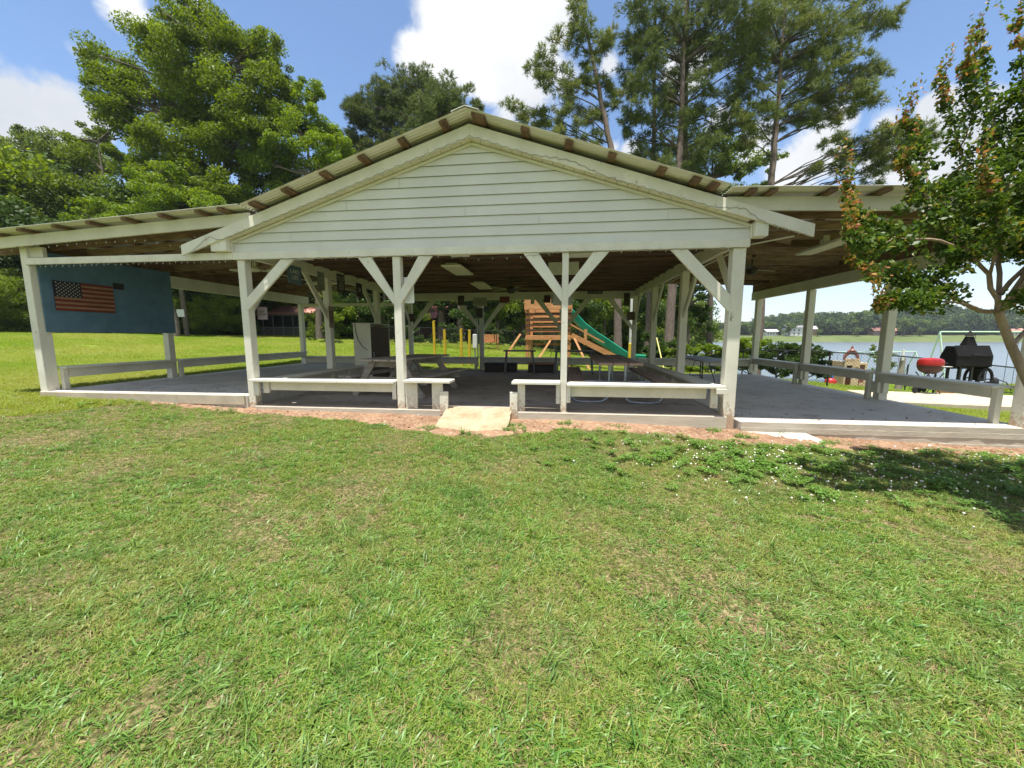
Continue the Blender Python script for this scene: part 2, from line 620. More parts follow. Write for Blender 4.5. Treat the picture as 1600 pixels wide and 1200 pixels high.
def G(x, y):
    x = np.atleast_1d(np.asarray(x, float))
    y = np.atleast_1d(np.asarray(y, float))
    d = np.hypot(x[:, None] - CP[None, :, 0], y[:, None] - CP[None, :, 1])
    n = len(CP)
    z = (np.where(d > 0, d * d * np.log(d + 1e-9), 0) @ TW[:n]) + TW[n] + TW[n + 1] * x + TW[n + 2] * y
    r = np.hypot(x, y - 12)
    w = sstep(22, 48, r)
    far = np.where(x < 0, np.clip(-x * .03 + .3, .3, 2.2), np.clip(.3 - x * .05, -1, .3))
    z = z * (1 - w) + far * w
    ysh = np.where(x > 20, 38 + .07 * (x - 20), 38 + (20 - x) * 1.3)
    s = (y - ysh) * np.where(x > 20, 1.0, .61)
    t = sstep(-26, 6, s)
    z = z * (1 - t) + (-3.0) * t
    yf = 232 + .11 * x
    sf = y - yf
    fz = -3.0 + sstep(-8, 6, sf) * 2.6 + np.clip(sf, 0, 22) * .085
    hill = 7.5 + 3.0 * np.sin(x * .021 + 1) + 2.2 * np.sin(x * .047) - 5 * sstep(140, 60, x)
    fz = fz + sstep(14, 110, sf) * hill * (.1 + .9 * sstep(110, 230, x))
    return np.where(sf > -9, np.maximum(fz, -3.0), z)


def g1(x, y):
    return float(G(x, y)[0])


def build_ground():
    rad = np.concatenate([[0.0], np.linspace(.5, 24, 95), np.geomspace(24.5, 1500, 110)])
    na = 540
    ang = np.linspace(0, 2 * np.pi, na, endpoint=False)
    Rr, A = np.meshgrid(rad[1:], ang, indexing='ij')
    X = (Rr * np.cos(A)).ravel()
    Y = (Rr * np.sin(A)).ravel()
    Z = np.concatenate([G(X[i:i + 20000], Y[i:i + 20000]) for i in range(0, len(X), 20000)])
    Z += np.where(np.hypot(X, Y) < 30, .012 * np.sin(X * 3.1 + 1.3 * np.sin(Y * 2.2)) * np.sin(Y * 2.7 + X), 0)
    Z -= np.where((X > -9.4) & (X < 6.4) & (Y > 6.45) & (Y < 13.5), .35, 0)
    Z -= np.where((X > -9.6) & (X < 6.6) & (Y > 6.2) & (Y < 13.75), .08, 0)
    V = np.column_stack([X, Y, Z])
    nr = len(rad) - 1
    i = np.arange(nr - 1)[:, None] * na
    k = np.arange(na)[None]
    k2 = (k + 1) % na
    Fq = np.stack([i + k, i + na + k, i + na + k2, i + k2], -1).reshape(-1, 4)
    V = np.vstack([V, [[0, 0, g1(0, 0)]]])
    c = len(V) - 1
    tri = np.column_stack([np.full(na, c), np.arange(na), (np.arange(na) + 1) % na, np.full(na, c)])
    me = np_mesh('ground', V, Fq)
    bm = bmesh.new()
    bm.from_mesh(me)
    bm.verts.ensure_lookup_table()
    for a in tri:
        bm.faces.new([bm.verts[a[0]], bm.verts[a[1]], bm.verts[a[2]]])
    bm.to_mesh(me)
    bm.free()
    me.polygons.foreach_set('use_smooth', [True] * len(me.polygons))
    m, N, L, b = newmat('lawn_soil')
    g = N.new('ShaderNodeNewGeometry')

    def nz(sc, det=6):
        n = N.new('ShaderNodeTexNoise')
        n.inputs['Scale'].default_value = sc
        n.inputs['Detail'].default_value = det
        n.inputs['Roughness'].default_value = .65
        L.new(g.outputs['Position'], n.inputs['Vector'])
        return n.outputs['Fac']
    r1 = ramp(N, [(.3, (.035, .036, .013)), (.50, (.11, .10, .04)), (.66, (.38, .28, .16))])
    L.new(nz(38, 8), r1.inputs[0])
    r2 = ramp(N, [(.35, (.14, .23, .022)), (.65, (.19, .28, .036))])
    L.new(nz(1.4), r2.inputs[0])
    cd = N.new('ShaderNodeVectorMath')
    cd.operation = 'DISTANCE'
    L.new(g.outputs['Position'], cd.inputs[0])
    cd.inputs[1].default_value = (0, 4, 0)
    mr = N.new('ShaderNodeMapRange')
    mr.inputs['From Min'].default_value = 8
    mr.inputs['From Max'].default_value = 22
    L.new(cd.outputs['Value'], mr.inputs['Value'])
    mx = N.new('ShaderNodeMix')
    mx.data_type = 'RGBA'
    L.new(mr.outputs[0], mx.inputs[0])
    L.new(r1.outputs[0], mx.inputs[6])
    L.new(r2.outputs[0], mx.inputs[7])
    mr2 = N.new('ShaderNodeMapRange')
    mr2.inputs['From Min'].default_value = 60
    mr2.inputs['From Max'].default_value = 160
    L.new(cd.outputs['Value'], mr2.inputs['Value'])
    mx2 = N.new('ShaderNodeMix')
    mx2.data_type = 'RGBA'
    L.new(mr2.outputs[0], mx2.inputs[0])
    L.new(mx.outputs[2], mx2.inputs[6])
    r3 = ramp(N, [(.4, (.085, .12, .035)), (.6, (.125, .15, .055))])
    L.new(nz(.06), r3.inputs[0])
    L.new(r3.outputs[0], mx2.inputs[7])
    L.new(mx2.outputs[2], b.inputs['Base Color'])
    b.inputs['Roughness'].default_value = .95
    b.inputs['Specular IOR Level'].default_value = .1
    bp = N.new('ShaderNodeBump')
    bp.inputs['Strength'].default_value = .8
    bp.inputs['Distance'].default_value = .02
    L.new(nz(60, 6), bp.inputs['Height'])
    L.new(bp.outputs[0], b.inputs['Normal'])
    o = put(me, 'ground', m)
    tag(o, 'green lawn sloping gently down towards the lake', 'lawn', kind='structure')


build_ground()

mw, Nw, Lw, bw = newmat('lake_water')
bw.inputs['Base Color'].default_value = (.15, .175, .19, 1)
bw.inputs['Roughness'].default_value = .22
_g = Nw.new('ShaderNodeNewGeometry')
_mp = Nw.new('ShaderNodeMapping')
_mp.inputs['Scale'].default_value = (.35, 1.6, 1)
Lw.new(_g.outputs['Position'], _mp.inputs['Vector'])
_n = Nw.new('ShaderNodeTexNoise')
_n.inputs['Scale'].default_value = 1.2
_n.inputs['Detail'].default_value = 7
Lw.new(_mp.outputs[0], _n.inputs['Vector'])
_b = Nw.new('ShaderNodeBump')
_b.inputs['Strength'].default_value = .3
_b.inputs['Distance'].default_value = .12
Lw.new(_n.outputs['Fac'], _b.inputs['Height'])
Lw.new(_b.outputs[0], bw.inputs['Normal'])
wm = MB().add([(-160, 24, -2.2), (900, 24, -2.2), (900, 340, -2.2), (-160, 340, -2.2)], [(0, 1, 2, 3)])
tag(wm.build('lake_water', mw), 'calm grey blue lake behind the playground', 'lake', kind='structure')

# ------------------------------------------------------------------ bare clay along the slabs
CLAY_EDGE = [(-7.6, 6.10), (-7.0, 6.02), (-6.2, 5.93), (-5.4, 5.84), (-4.6, 5.78), (-3.8, 5.72), (-3.0, 5.6), (-2.5, 5.45), (-2.0, 5.28), (-1.4, 5.22), (-.8, 5.24), (-.45, 5.42), (0, 5.62), (.6, 5.68), (1.2, 5.62),
             (1.8, 5.56), (2.4, 5.5), (3.0, 5.48), (3.6, 5.5), (4.3, 5.62), (5.0, 5.72), (5.8, 5.78), (6.6, 5.82), (7.4, 5.9), (8.0, 6.1)]


def clay_y(x):
    e = np.array(CLAY_EDGE)
    return np.interp(x, e[:, 0], e[:, 1], left=9, right=9)


def build_clay():
    xs = np.arange(-7.6, 8.01, .04)
    e = clay_y(xs) + .05 * np.sin(xs * 9) + .03 * np.sin(xs * 23 + 1) + rng.normal(0, .012, len(xs))
    e = np.minimum(e, 6.19)
    nt = 8
    V, Fq = [], []
    for i, x in enumerate(xs):
        for k in range(nt):
            y = e[i] + (6.2 - e[i]) * k / (nt - 1)
            V.append((x, y, 0))
    V = np.array(V)
    V[:, 2] = G(V[:, 0], V[:, 1]) + .02 + rng.normal(0, .004, len(V))
    V[::nt, 2] -= .03
    for i in range(len(xs) - 1):
        for k in range(nt - 1):
            a = i * nt + k
            Fq.append((a, a + nt, a + nt + 1, a + 1))
    me = np_mesh('clay_strip', V, np.array(Fq))
    me.polygons.foreach_set('use_smooth', [True] * len(me.polygons))
    tag(put(me, 'clay_path', M_CLAY), 'bare red clay strip along the front of the slabs', 'bare ground', kind='structure')


build_clay()

# ================================================================== PAVILION
FY = 6.15                                   # front faces of the front posts
ROWS = [6.15, 8.55, 11.05, 13.7]
XL, XR, XOL, XOR = -5.35, 2.65, -9.65, 6.62
AX = -1.33                                  # ridge
pav = thing('picnic_pavilion', 'large open white picnic pavilion with a low gable and two shed roofed wings', 'pavilion', (AX, FY, 0))


def part(mb, name, mat, parent=pav, label=None, **k):
    o = mb.build(name, mat, parent, **k)
    if label:
        o['label'] = label
    return o


# --- floors
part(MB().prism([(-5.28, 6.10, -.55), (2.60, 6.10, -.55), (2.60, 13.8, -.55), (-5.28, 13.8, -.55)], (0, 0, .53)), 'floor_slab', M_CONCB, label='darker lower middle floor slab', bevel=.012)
part(MB().prism([(-9.72, 6.12, -.5), (-5.42, 6.12, -.5), (-5.42, 13.85, -.5), (-9.80, 13.85, -.5)], (0, 0, .66)), 'floor_slab', M_CONC, label='raised grey floor slab under the wing with the blue board', bevel=.012)
# right wing slab: the sawn boards of its formwork show as low steps on its front face
rs = MB().prism([(2.80, 6.13, -.09), (6.72, 6.13, -.09), (6.80, 13.85, -.09), (2.72, 13.85, -.09)], (0, 0, -.6))
rslab = part(rs, 'floor_slab', M_CONC, label='grey floor slab of the lakeside wing with a thick formed edge', bevel=.012)
ed = MB()
zt = -.10
for k, (h, y) in enumerate(((.085, 6.105), (.075, 6.098), (.09, 6.108), (.10, 6.100), (.2, 6.105))):
    n = 40
    prof = []
    for i in range(n + 1):
        x = 2.805 + (6.72 - 2.805) * i / n
        prof.append((x, y + random.uniform(-.004, .004)))
    for i in range(n):
        ed.add([(prof[i][0], prof[i][1], zt), (prof[i + 1][0], prof[i + 1][1], zt), (prof[i + 1][0], prof[i + 1][1] + .001, zt - h), (prof[i][0], prof[i][1] + .001, zt - h),
                (prof[i][0], 6.14, zt), (prof[i + 1][0], 6.14, zt), (prof[i + 1][0], 6.14, zt - h), (prof[i][0], 6.14, zt - h)],
               [(0, 3, 2, 1), (0, 1, 5, 4), (3, 7, 6, 2)])
    zt -= h
part(ed, 'slab_edge', M_EDGE, rslab)
sl = MB()
for x0, x1, z0, z1, y in ((-5.27, -1.9, -.5, -.024, 6.094), (-.66, 2.6, -.5, -.026, 6.096)):
    sl.box(x0, x1, y, 6.12, z0, z1)
part(sl, 'slab_edge', M_EDGE, bevel=.006)
sl = MB()
sl.box(-9.66, -5.45, 6.085, 6.13, -.01, .163)
part(sl, 'slab_edge', M_CONCL, label='pale painted edge of the raised wing slab', bevel=.008)


# --- posts
def post(x, y, w, z0, z1, dpt=None, mat=M_PAINT, pads=None):
    dpt = dpt or w
    mb = MB().box(x - w / 2, x + w / 2, y, y + dpt, z0, z1)
    o = part(mb, 'post', mat, bevel=.008)
    if pads:
        pm = MB()
        for q in pads:
            pm.box(*q)
        part(pm, 'support_block', mat, o, bevel=.004)
    return o


post(-5.35, FY, .135, -.12, 2.478, .15)
post(-2.60, FY, .13, -.12, 2.478, .13)
post(0.118, FY, .10, -.22, 2.478, .12)
post(2.64, FY, .18, -.30, 2.478, .16)
post(-9.66, FY, .15, -.05, 2.95, .20)
for y in ROWS[1:3]:
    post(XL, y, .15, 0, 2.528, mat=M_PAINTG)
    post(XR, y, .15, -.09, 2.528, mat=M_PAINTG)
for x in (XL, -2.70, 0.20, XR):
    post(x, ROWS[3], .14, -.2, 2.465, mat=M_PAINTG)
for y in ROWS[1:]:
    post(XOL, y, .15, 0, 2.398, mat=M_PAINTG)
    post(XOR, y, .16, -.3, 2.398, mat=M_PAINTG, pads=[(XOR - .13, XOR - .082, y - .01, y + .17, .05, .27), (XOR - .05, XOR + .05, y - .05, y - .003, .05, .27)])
post(XOR + .05, FY - .02, .19, -.55, 2.75, .17)

# --- beams and braces
part(MB().box(-5.46, 2.76, FY - .035, FY + .06, 2.48, 2.598), 'header_beam', M_PAINT, bevel=.005)
part(MB().box(-9.60, -5.463, FY - .03, FY + .012, 2.485, 2.60), 'header_beam', M_PAINT, label='thin header board across the wing with the blue board', bevel=.004)
for x in (XL, XR):
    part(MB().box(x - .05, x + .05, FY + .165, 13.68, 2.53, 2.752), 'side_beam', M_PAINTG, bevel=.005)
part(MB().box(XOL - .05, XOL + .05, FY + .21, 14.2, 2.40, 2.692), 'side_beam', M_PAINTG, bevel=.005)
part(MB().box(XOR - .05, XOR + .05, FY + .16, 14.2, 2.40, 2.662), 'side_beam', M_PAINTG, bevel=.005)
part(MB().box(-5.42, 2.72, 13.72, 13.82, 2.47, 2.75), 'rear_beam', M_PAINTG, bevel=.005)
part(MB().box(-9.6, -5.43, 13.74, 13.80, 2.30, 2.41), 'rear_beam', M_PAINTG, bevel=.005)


def brace(poly, y, t=.045, mat=M_PAINT):
    part(MB().prism([(x, y, z) for x, z in poly], (0, t, 0)), 'brace', mat, bevel=.004)


def bracey(x, y0, sgn, ztop, run=.62, drop=.75, w=.16, t=.045, mat=M_PAINTG):
    p = [(x, y0, ztop - drop), (x, y0 + sgn * run, ztop), (x, y0 + sgn * (run + w * 1.1), ztop), (x, y0, ztop - drop - w * 1.3)]
    part(MB().prism(p, (t, 0, 0)), 'brace', mat, bevel=.004)


brace([(-5.30, 1.62), (-4.37, 2.476), (-4.60, 2.476), (-5.30, 1.83)], FY - .012)
brace([(-2.655, 1.70), (-2.655, 1.88), (-3.02, 2.476), (-3.25, 2.476)], FY - .012)
brace([(-2.545, 1.72), (-1.99, 2.476), (-2.22, 2.476), (-2.545, 1.93)], FY - .012)
brace([(0.075, 1.72), (0.075, 1.92), (-.30, 2.476), (-.54, 2.476)], FY - .012)
brace([(0.162, 1.78), (0.78, 2.476), (0.54, 2.476), (0.162, 1.98)], FY - .012)
brace([(2.55, 1.55), (2.55, 1.80), (1.90, 2.476), (1.66, 2.476)], FY - .014)
for x in (XL - .02, XR - .02):
    for y in ROWS[1:3]:
        bracey(x, y, -1, 2.53)
    bracey(x, ROWS[3], -1, 2.53)
bracey(XL - .02, FY + .15, 1, 2.53)
bracey(XR + .02, FY + .16, 1, 2.53)
for x0, s in ((XL, 1), (-2.7, -1), (-2.7, 1), (.2, -1), (.2, 1), (XR, -1)):
    p = [(x0 + s * .07, 1.55), (x0 + s * .75, 2.468), (x0 + s * .97, 2.468), (x0 + s * .07, 1.38)]
    brace([(a, z) for a, z in p], 13.715, mat=M_PAINTG)

# --- gable: lapped vinyl boards, frieze, soffit, rake boards
SL = .3235


def zline(x, z0):
    return z0 - SL * abs(x - AX)


def clipx(z, z0, lim=(-5.45, 2.75)):
    r = (z0 - z) / SL
    return max(lim[0], AX - r), min(lim[1], AX + r)


sd = MB()
z = 2.602
h = .152
while z < 4.10:
    z2 = min(z + h, 4.118)
    a0, a1 = clipx(z, 4.125)
    b0, b1 = clipx(z2, 4.125)
    yb, yt = FY - .013, FY + .008
    # each board: butt edge stands proud, face leans back to the next butt
    sd.add([(a0, yb, z), (a1, yb, z), (b1, yt, z2), (b0, yt, z2), (a0, FY + .03, z), (a1, FY + .03, z), (b1, FY + .03, z2), (b0, FY + .03, z2)],
           [(0, 1, 2, 3), (1, 5, 6, 2), (3, 7, 4, 0), (4, 7, 6, 5)])
    z += h
gs = part(sd, 'gable_siding', M_SIDING)
for x, k in ((-3.4, 4), (-1.45, 3), (.4, 6), (-2.5, 6), (1.6, 2), (-.3, 2), (-4.4, 1), (-.6, 8)):
    zz = 2.602 + k * h
    part(MB().add([(x, FY - .0175, zz), (x + .006, FY - .0175, zz), (x + .006, FY + .008, zz + h), (x, FY + .008, zz + h)], [(0, 1, 2, 3)]), 'siding_joint', plain('joint_grey', (.42, .42, .38), .7), gs)
part(MB().box(-5.47, -5.452, FY - .04, FY + .03, 2.6, 2.80), 'corner_trim', M_PAINT, gs, bevel=.003)
part(MB().box(2.752, 2.77, FY - .04, FY + .03, 2.6, 2.80), 'corner_trim', M_PAINT, gs, bevel=.003)
fz = MB()
for s, lim in ((-1, 4.12), (1, 4.08)):
    p0 = (AX + s * .0, FY - .02, 4.10)
    p1 = (AX + s * lim, FY - .02, 4.10 - SL * lim)
    fz.beam(p0, p1, .022, .042, (0, 1, 0))
part(fz, 'frieze_strip', M_SOFFIT, bevel=.003)
part(MB().prism([(-5.4, 13.86, 2.76), (2.7, 13.86, 2.76), (2.7, 13.86, 2.80), (AX, 13.86, 4.1), (-5.4, 13.86, 2.80)], (0, .04, 0)), 'added_rear_gable', M_PAINTG)  # out of view, added to block light from behind the roof space
RY = 5.985
for s, end in ((-1, 4.95), (1, 4.86)):
    a, b = AX, AX + s * end
    zt0, zb0 = 4.312, 4.128
    poly = [(a, RY, zb0), (a, RY, zt0), (b, RY, zt0 - SL * end), (b, RY, zb0 - SL * end + .012)]
    part(MB().prism(poly, (0, .04, 0)), 'rake_board', M_PAINT, bevel=.005)
    # soffit of short vinyl panels between rake and wall, grooves between them
    sf = MB()
    n = int((end - .75) / .155)
    for i in range(n):
        x0, x1 = s * i * .155, s * (i * .155 + .148)
        za, zb = 4.128 - SL * abs(x0), 4.128 - SL * abs(x1)
        sf.add([(AX + x0, RY + .042, za), (AX + x1, RY + .042, zb), (AX + x1, FY, zb), (AX + x0, FY, za),
                (AX + x0, RY + .042, za + .02), (AX + x1, RY + .042, zb + .02), (AX + x1, FY, zb + .02), (AX + x0, FY, za + .02)],
               [(0, 1, 2, 3), (4, 7, 6, 5), (0, 4, 5, 1), (1, 5, 6, 2), (2, 6, 7, 3), (3, 7, 4, 0)])
    part(sf, 'soffit', M_SOFFIT)
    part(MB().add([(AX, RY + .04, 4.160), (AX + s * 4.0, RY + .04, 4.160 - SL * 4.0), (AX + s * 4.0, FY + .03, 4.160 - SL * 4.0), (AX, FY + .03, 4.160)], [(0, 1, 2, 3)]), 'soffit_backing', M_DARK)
    x0 = -5.76 if s < 0 else 2.775
    w = .285 if s < 0 else .17
    part(MB().box(x0, x0 + w, RY + .03, FY + .03, 2.605, 2.80 + (.0 if s < 0 else .02)), 'eave_return', M_PAINT, bevel=.004)
    # short tail rafters carried past the wall under the eave
    for y in (6.45, 7.05, 7.65):
        part(MB().beam((AX + s * 4.1, y, 4.24 - SL * 4.1 - .07), (AX + s * (end - .05), y, 4.24 - SL * (end - .05) - .07), .04, .10, (0, 1, 0)), 'rafter_tail', M_WOOD)

# --- main roof: corrugated tin on purlins
TY0, TY1 = 5.72, 14.35


def tin(name, x0, x1, zf, y0, y1, label=None, amp=.009, pitch=.068):
    nx = max(2, int(abs(x1 - x0) / .5))
    ny = int((y1 - y0) / (pitch / 4))
    V, Fq = [], []
    for j in range(ny + 1):
        y = y0 + (y1 - y0) * j / ny
        ph = j % 4
        dz = (0, amp, 0, -amp)[ph]
        for i in range(nx + 1):
            x = x0 + (x1 - x0) * i / nx
            V.append((x, y, zf(x) + dz))
    for j in range(ny):
        for i in range(nx):
            a = j * (nx + 1) + i
            Fq.append((a, a + 1, a + nx + 2, a + nx + 1))
    me = np_mesh(name, np.array(V), np.array(Fq))
    me.polygons.foreach_set('use_smooth', [True] * len(me.polygons))
    o = put(me, name, M_TIN, pav)
    o['label'] = label
    return o


TZ = 4.392
tin('roof_sheet', AX, -4.93, lambda x: TZ - SL * abs(x - AX), TY0, TY1, 'corrugated slope of the main roof on the flag side')
tin('roof_sheet', AX, 2.29, lambda x: TZ - SL * abs(x - AX), TY0, TY1, 'corrugated slope of the main roof on the lake side')
part(MB().prism([(AX - .2, TY0 - .01, TZ - .05), (AX, TY0 - .01, TZ + .015), (AX + .2, TY0 - .01, TZ - .05), (AX + .2, TY0 - .01, TZ - .042), (AX, TY0 - .01, TZ + .024), (AX - .2, TY0 - .01, TZ - .042)], (0, TY1 - TY0, 0)), 'ridge_cap', M_TIN)
for s, offs in ((-1, (.34, .97, 1.6, 2.22, 2.86, 3.42)), (1, (.17, .84, 1.46, 2.06, 2.74, 3.2, 3.44))):
    for o_ in offs:
        x = AX + s * o_
        zc = TZ - SL * o_ - .03
        wd = .2 if (s > 0 and o_ < .2) else .115
        dx = Vector((1, 0, -s * SL)).normalized()
        part(MB().beam((x, TY0 + .05, zc), (x, 9.9, zc), wd, .036, dx), 'purlin', M_WOODY)
# dark rafter strip stands in for the shaded gap between rake and tin
for s in (-1, 1):
    part(MB().beam((AX + s * .05, RY + .065, 4.262), (AX + s * 3.9, RY + .065, 4.262 - SL * 3.85), .04, .13, (0, 1, 0)), 'rafter', M_DARK)  # shade strip for the gap, not a real rafter

# --- flat plank ceiling of the middle bay
ce = MB()
y = 6.22
while y < 13.72:
    w = random.choice((.135, .14, .19))
    x = -5.30
    while x < 2.60:
        ln = random.uniform(1.6, 3.2)
        x1 = min(2.60, x + ln)
        dz = random.uniform(0, .016)
        ce.box(x, x1 - .004, y, y + w - .012, 2.756 + dz, 2.782 + dz)
        x = x1
    y += w
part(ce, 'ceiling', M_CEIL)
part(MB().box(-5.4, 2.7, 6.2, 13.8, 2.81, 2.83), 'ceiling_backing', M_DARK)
for yj in np.arange(6.85, 13.6, .61):
    part(MB().box(-5.295, 2.595, yj, yj + .04, 2.715, 2.755), 'ceiling_batten', M_CEIL)


# --- wings: fascia, rafters, purlins, tin
def zwl(x):
    return 3.136 + .052 * (x + 6.13)


def zwr(x):
    return 3.134 - .034 * (x - 2.72)


WY = 6.0
for zf, x0, x1, lab in ((zwl, -10.75, -5.0, 'fascia board of the wing with the blue board'), (zwr, 2.35, 6.86, 'fascia board of the lakeside wing')):
    part(MB().prism([(x0, WY, zf(x0) - .185), (x1, WY, zf(x1) - .185), (x1, WY, zf(x1)), (x0, WY, zf(x0))], (0, .04, 0)), 'fascia_board', M_PAINTG, label=lab, bevel=.004)
    for y in np.arange(6.5, 14.3, .61):
        part(MB().prism([(x0, y, zf(x0) - .145), (x1, y, zf(x1) - .145), (x1, y, zf(x1)), (x0, y, zf(x0))], (0, .045, 0)), 'rafter', random.choice((M_WOOD, M_WOOD2, M_WOOD3)))
    tin('roof_sheet', x0 - .02, x1 + (.0 if x0 < 0 else .02), lambda x: zf(x) + .055, 5.77, 14.45, 'corrugated roof of the ' + ('flag side wing' if x0 < 0 else 'lakeside wing'))
for xs, zf in (((-5.35, -5.75, -6.42, -7.1, -7.78, -8.45, -9.15, -9.8, -10.5), zwl), ((2.62, 2.88, 3.62, 4.28, 4.95, 5.6, 6.3, 6.78), zwr)):
    for x in xs:
        part(MB().box(x - .045, x + .045, 5.81, 14.4, zf(x) + .002, zf(x) + .040), 'purlin', M_WOODY)
part(MB().box(XOR - .03, XOR + .01, 6.2, 14.2, 2.664, 2.99), 'blocking', M_WOODY)
part(MB().box(XOL - .02, XOL + .02, 6.4, 14.2, 2.694, 2.94), 'blocking', M_WOODY)
# plywood block fillers between the wing rafters and the outer beams
part(MB().box(-9.60, -9.30, 6.19, 6.25, 2.62, 2.80), 'filler_block', M_PAINTG)

# --- benches built onto the posts
def bench(parts, name='bench', label=None, mat=M_PAINT):
    seat, apron, legs = parts
    b = MB()
    for q in seat:
        b.box(*q)
    o = part(b, name, mat, label=label, bevel=.006)
    if apron:
        a = MB()
        for q in apron:
            a.box(*q)
        part(a, 'apron', mat, o, bevel=.004)
    for q in legs:
        part(MB().box(*q), 'leg', mat, o, bevel=.004)
    return o


bench(([(-5.30, -2.68, FY - .10, FY + .22, .410, .452)], [(-5.02, -2.74, FY + .05, FY + .09, .25, .405)],
       [(-5.27, -5.17, FY - .05, FY + .0, .16, .407), (-5.14, -5.03, FY + .02, FY + .06, .2, .407), (-2.735, -2.675, FY - .04, FY - .005, .14, .407)]), label='front bench with a deep apron beside the flag side corner post')
bench(([(-2.52, -1.72, FY - .10, FY + .22, .430, .474)], None,
       [(-2.525, -2.32, FY + .015, FY + .06, -.02, .427), (-2.06, -1.88, FY + .0, FY + .05, -.05, .427), (-1.91, -1.77, FY - .06, FY - .015, -.10, .29)]), label='short front bench ending at the entrance ramp')
bench(([(-.71, .065, FY - .10, FY + .22, .432, .476)], None,
       [(-.62, -.50, FY + .0, FY + .05, -.06, .429), (-.74, -.615, FY - .07, FY - .02, -.16, .30), (.00, .063, FY - .04, FY - .005, .12, .429)]), label='short front bench on the lake side of the ramp')
bench(([(.17, 2.54, FY - .10, FY + .22, .410, .453)], [(.235, 2.32, FY + .05, FY + .09, .23, .405)],
       [(.172, .23, FY - .04, FY - .005, .14, .407), (2.36, 2.46, FY - .03, FY + .02, .10, .407), (2.40, 2.55, FY - .12, FY - .07, .33, .407)]), label='front bench with a deep apron beside the lake side corner post')
for x0, x1, lab in ((-5.22, -4.92, 'long inner bench along the flag side row of posts'), (2.28, 2.56, 'long inner bench along the lake side row of posts')):
    bench(([(x0, x1, 6.42, 13.6, .405, .448)], [((x0 + x1) / 2 - .02, (x0 + x1) / 2 + .02, 6.5, 13.5, .27, .402)],
           [(x0 + .06, x1 - .06, y, y + .09, -.02, .402) for y in (8.1, 8.75, 10.5, 11.3, 13.0)]), label=lab, mat=M_GRAYWOODY if False else M_PAINTG)
for i in range(3):
    y0, y1 = ROWS[i] + (.21 if i == 0 else .16), ROWS[i + 1] - .006
    bench(([(XOL - .02, XOL + .24, y0, y1, .575, .615)], [(XOL + .10, XOL + .14, y0 + .1, y1, .40, .572)], [(XOL + .08, XOL + .16, y0, y0 + .085, .16, .572)]), 'bench_rail', label='bench rail between outer posts of the wing with the blue board', mat=M_PAINTG)
    bench(([(XOR - .26, XOR + .06, y0, y1 - .05, .435, .475)], [(XOR - .17, XOR - .13, y0 + .1, y1 - .1, .28, .432)], [(XOR - .18, XOR - .10, y0, y0 + .085, -.09, .432)]), 'bench_rail', label='bench rail between outer posts of the lakeside wing', mat=M_PAINTG)
for x0, x1 in ((XOL + .09, XL - .09), (XL + .09, -2.78), (-2.61, .12), (.28, XR - .09), (XR + .09, XOR - .09)):
    bench(([(x0, x1, 13.42, 13.72, .41, .45)], [(x0 + .02, x1 - .02, 13.6, 13.64, .20, .407)], [(x0 + .05, x0 + .15, 13.56, 13.6, -.02, .407), (x1 - .15, x1 - .05, 13.56, 13.6, -.02, .407)]), 'bench_rail', label='rear bench rail', mat=M_PAINTG)

# --- blue board closing the upper half of the wing end
part(MB().box(-9.57, -9.545, FY + .10, 7.47, 1.275, 2.76), 'wall_board', M_BLUE, label='blue painted plywood sheet under the flag plaque', bevel=.004)
part(MB().box(-9.57, -9.546, 7.474, 8.74, 1.272, 2.76), 'wall_board', M_BLUE, label='blank blue painted plywood sheet', bevel=.004)
# loose metal strip and conduit on the lakeside wing beams
part(MB().tube([(2.85, 6.35, 2.56), (3.45, 6.32, 2.66)], .012, 6), 'conduit', M_PAINTG)
part(MB().tube([(2.72, 6.4, 2.5), (2.72, 13.5, 2.5)], .011, 6), 'conduit', M_PAINTG)
part(MB().tube([(-5.52, 6.4, 2.42), (-5.52, 13.5, 2.42)], .011, 6), 'conduit', M_PAINTG)

# ------------------------------------------------------------------ entrance ramp and stone step
rp = MB()
n, m_ = 12, 10
V = []
for j in range(n + 1):
    t = j / n
    y = 6.20 - t * .86
    z = .012 - .245 * (t ** 1.25)
    xa, xb = -1.80 - .03 * t + random.uniform(-.012, .012) * (t > 0), -.715 + random.uniform(-.012, .012) * (t > 0)
    for i in range(m_ + 1):
        V.append((xa + (xb - xa) * i / m_, y, z + .012 * math.sin(i * .9 + j)))
nt = len(V)
V += [(x, y, -.6) for x, y, z in V]
Fq = []
for j in range(n):
    for i in range(m_):
        a = j * (m_ + 1) + i
        Fq.append((a, a + m_ + 1, a + m_ + 2, a + 1))
for j in range(n):
    for c in (0, m_):
        a = j * (m_ + 1) + c
        Fq.append((a, a + m_ + 1, a + m_ + 1 + nt, a + nt))
for i in range(m_):
    a = n * (m_ + 1) + i
    Fq.append((a, a + 1, a + 1 + nt, a + nt))
rp.add(V, Fq)
tag(rp.build('ramp', surf('sandy_concrete', (.35, .265, .17), (.46, .36, .24), 4, .95, bump=.6, bscale=70, spots=((.30, .19, .10), 3, .52, .72)), smooth=True), 'short sagging concrete ramp up to the gap between the front benches', 'ramp')
sp = [(2.83, 6.08, -.235), (3.72, 6.085, -.235), (3.84, 5.78, -.29), (3.80, 5.73, -.295), (2.86, 5.70, -.285), (2.80, 5.75, -.28)]
tag(MB().prism(sp, (0, 0, -.12)).build('stepping_stone', surf('flat_grey_stone', (.38, .35, .31), (.48, .45, .40), 5, .9, bump=.4, bscale=60), bevel=.015, seg=2), 'thin pale stone slab lying on the clay by the lakeside corner post', 'step')

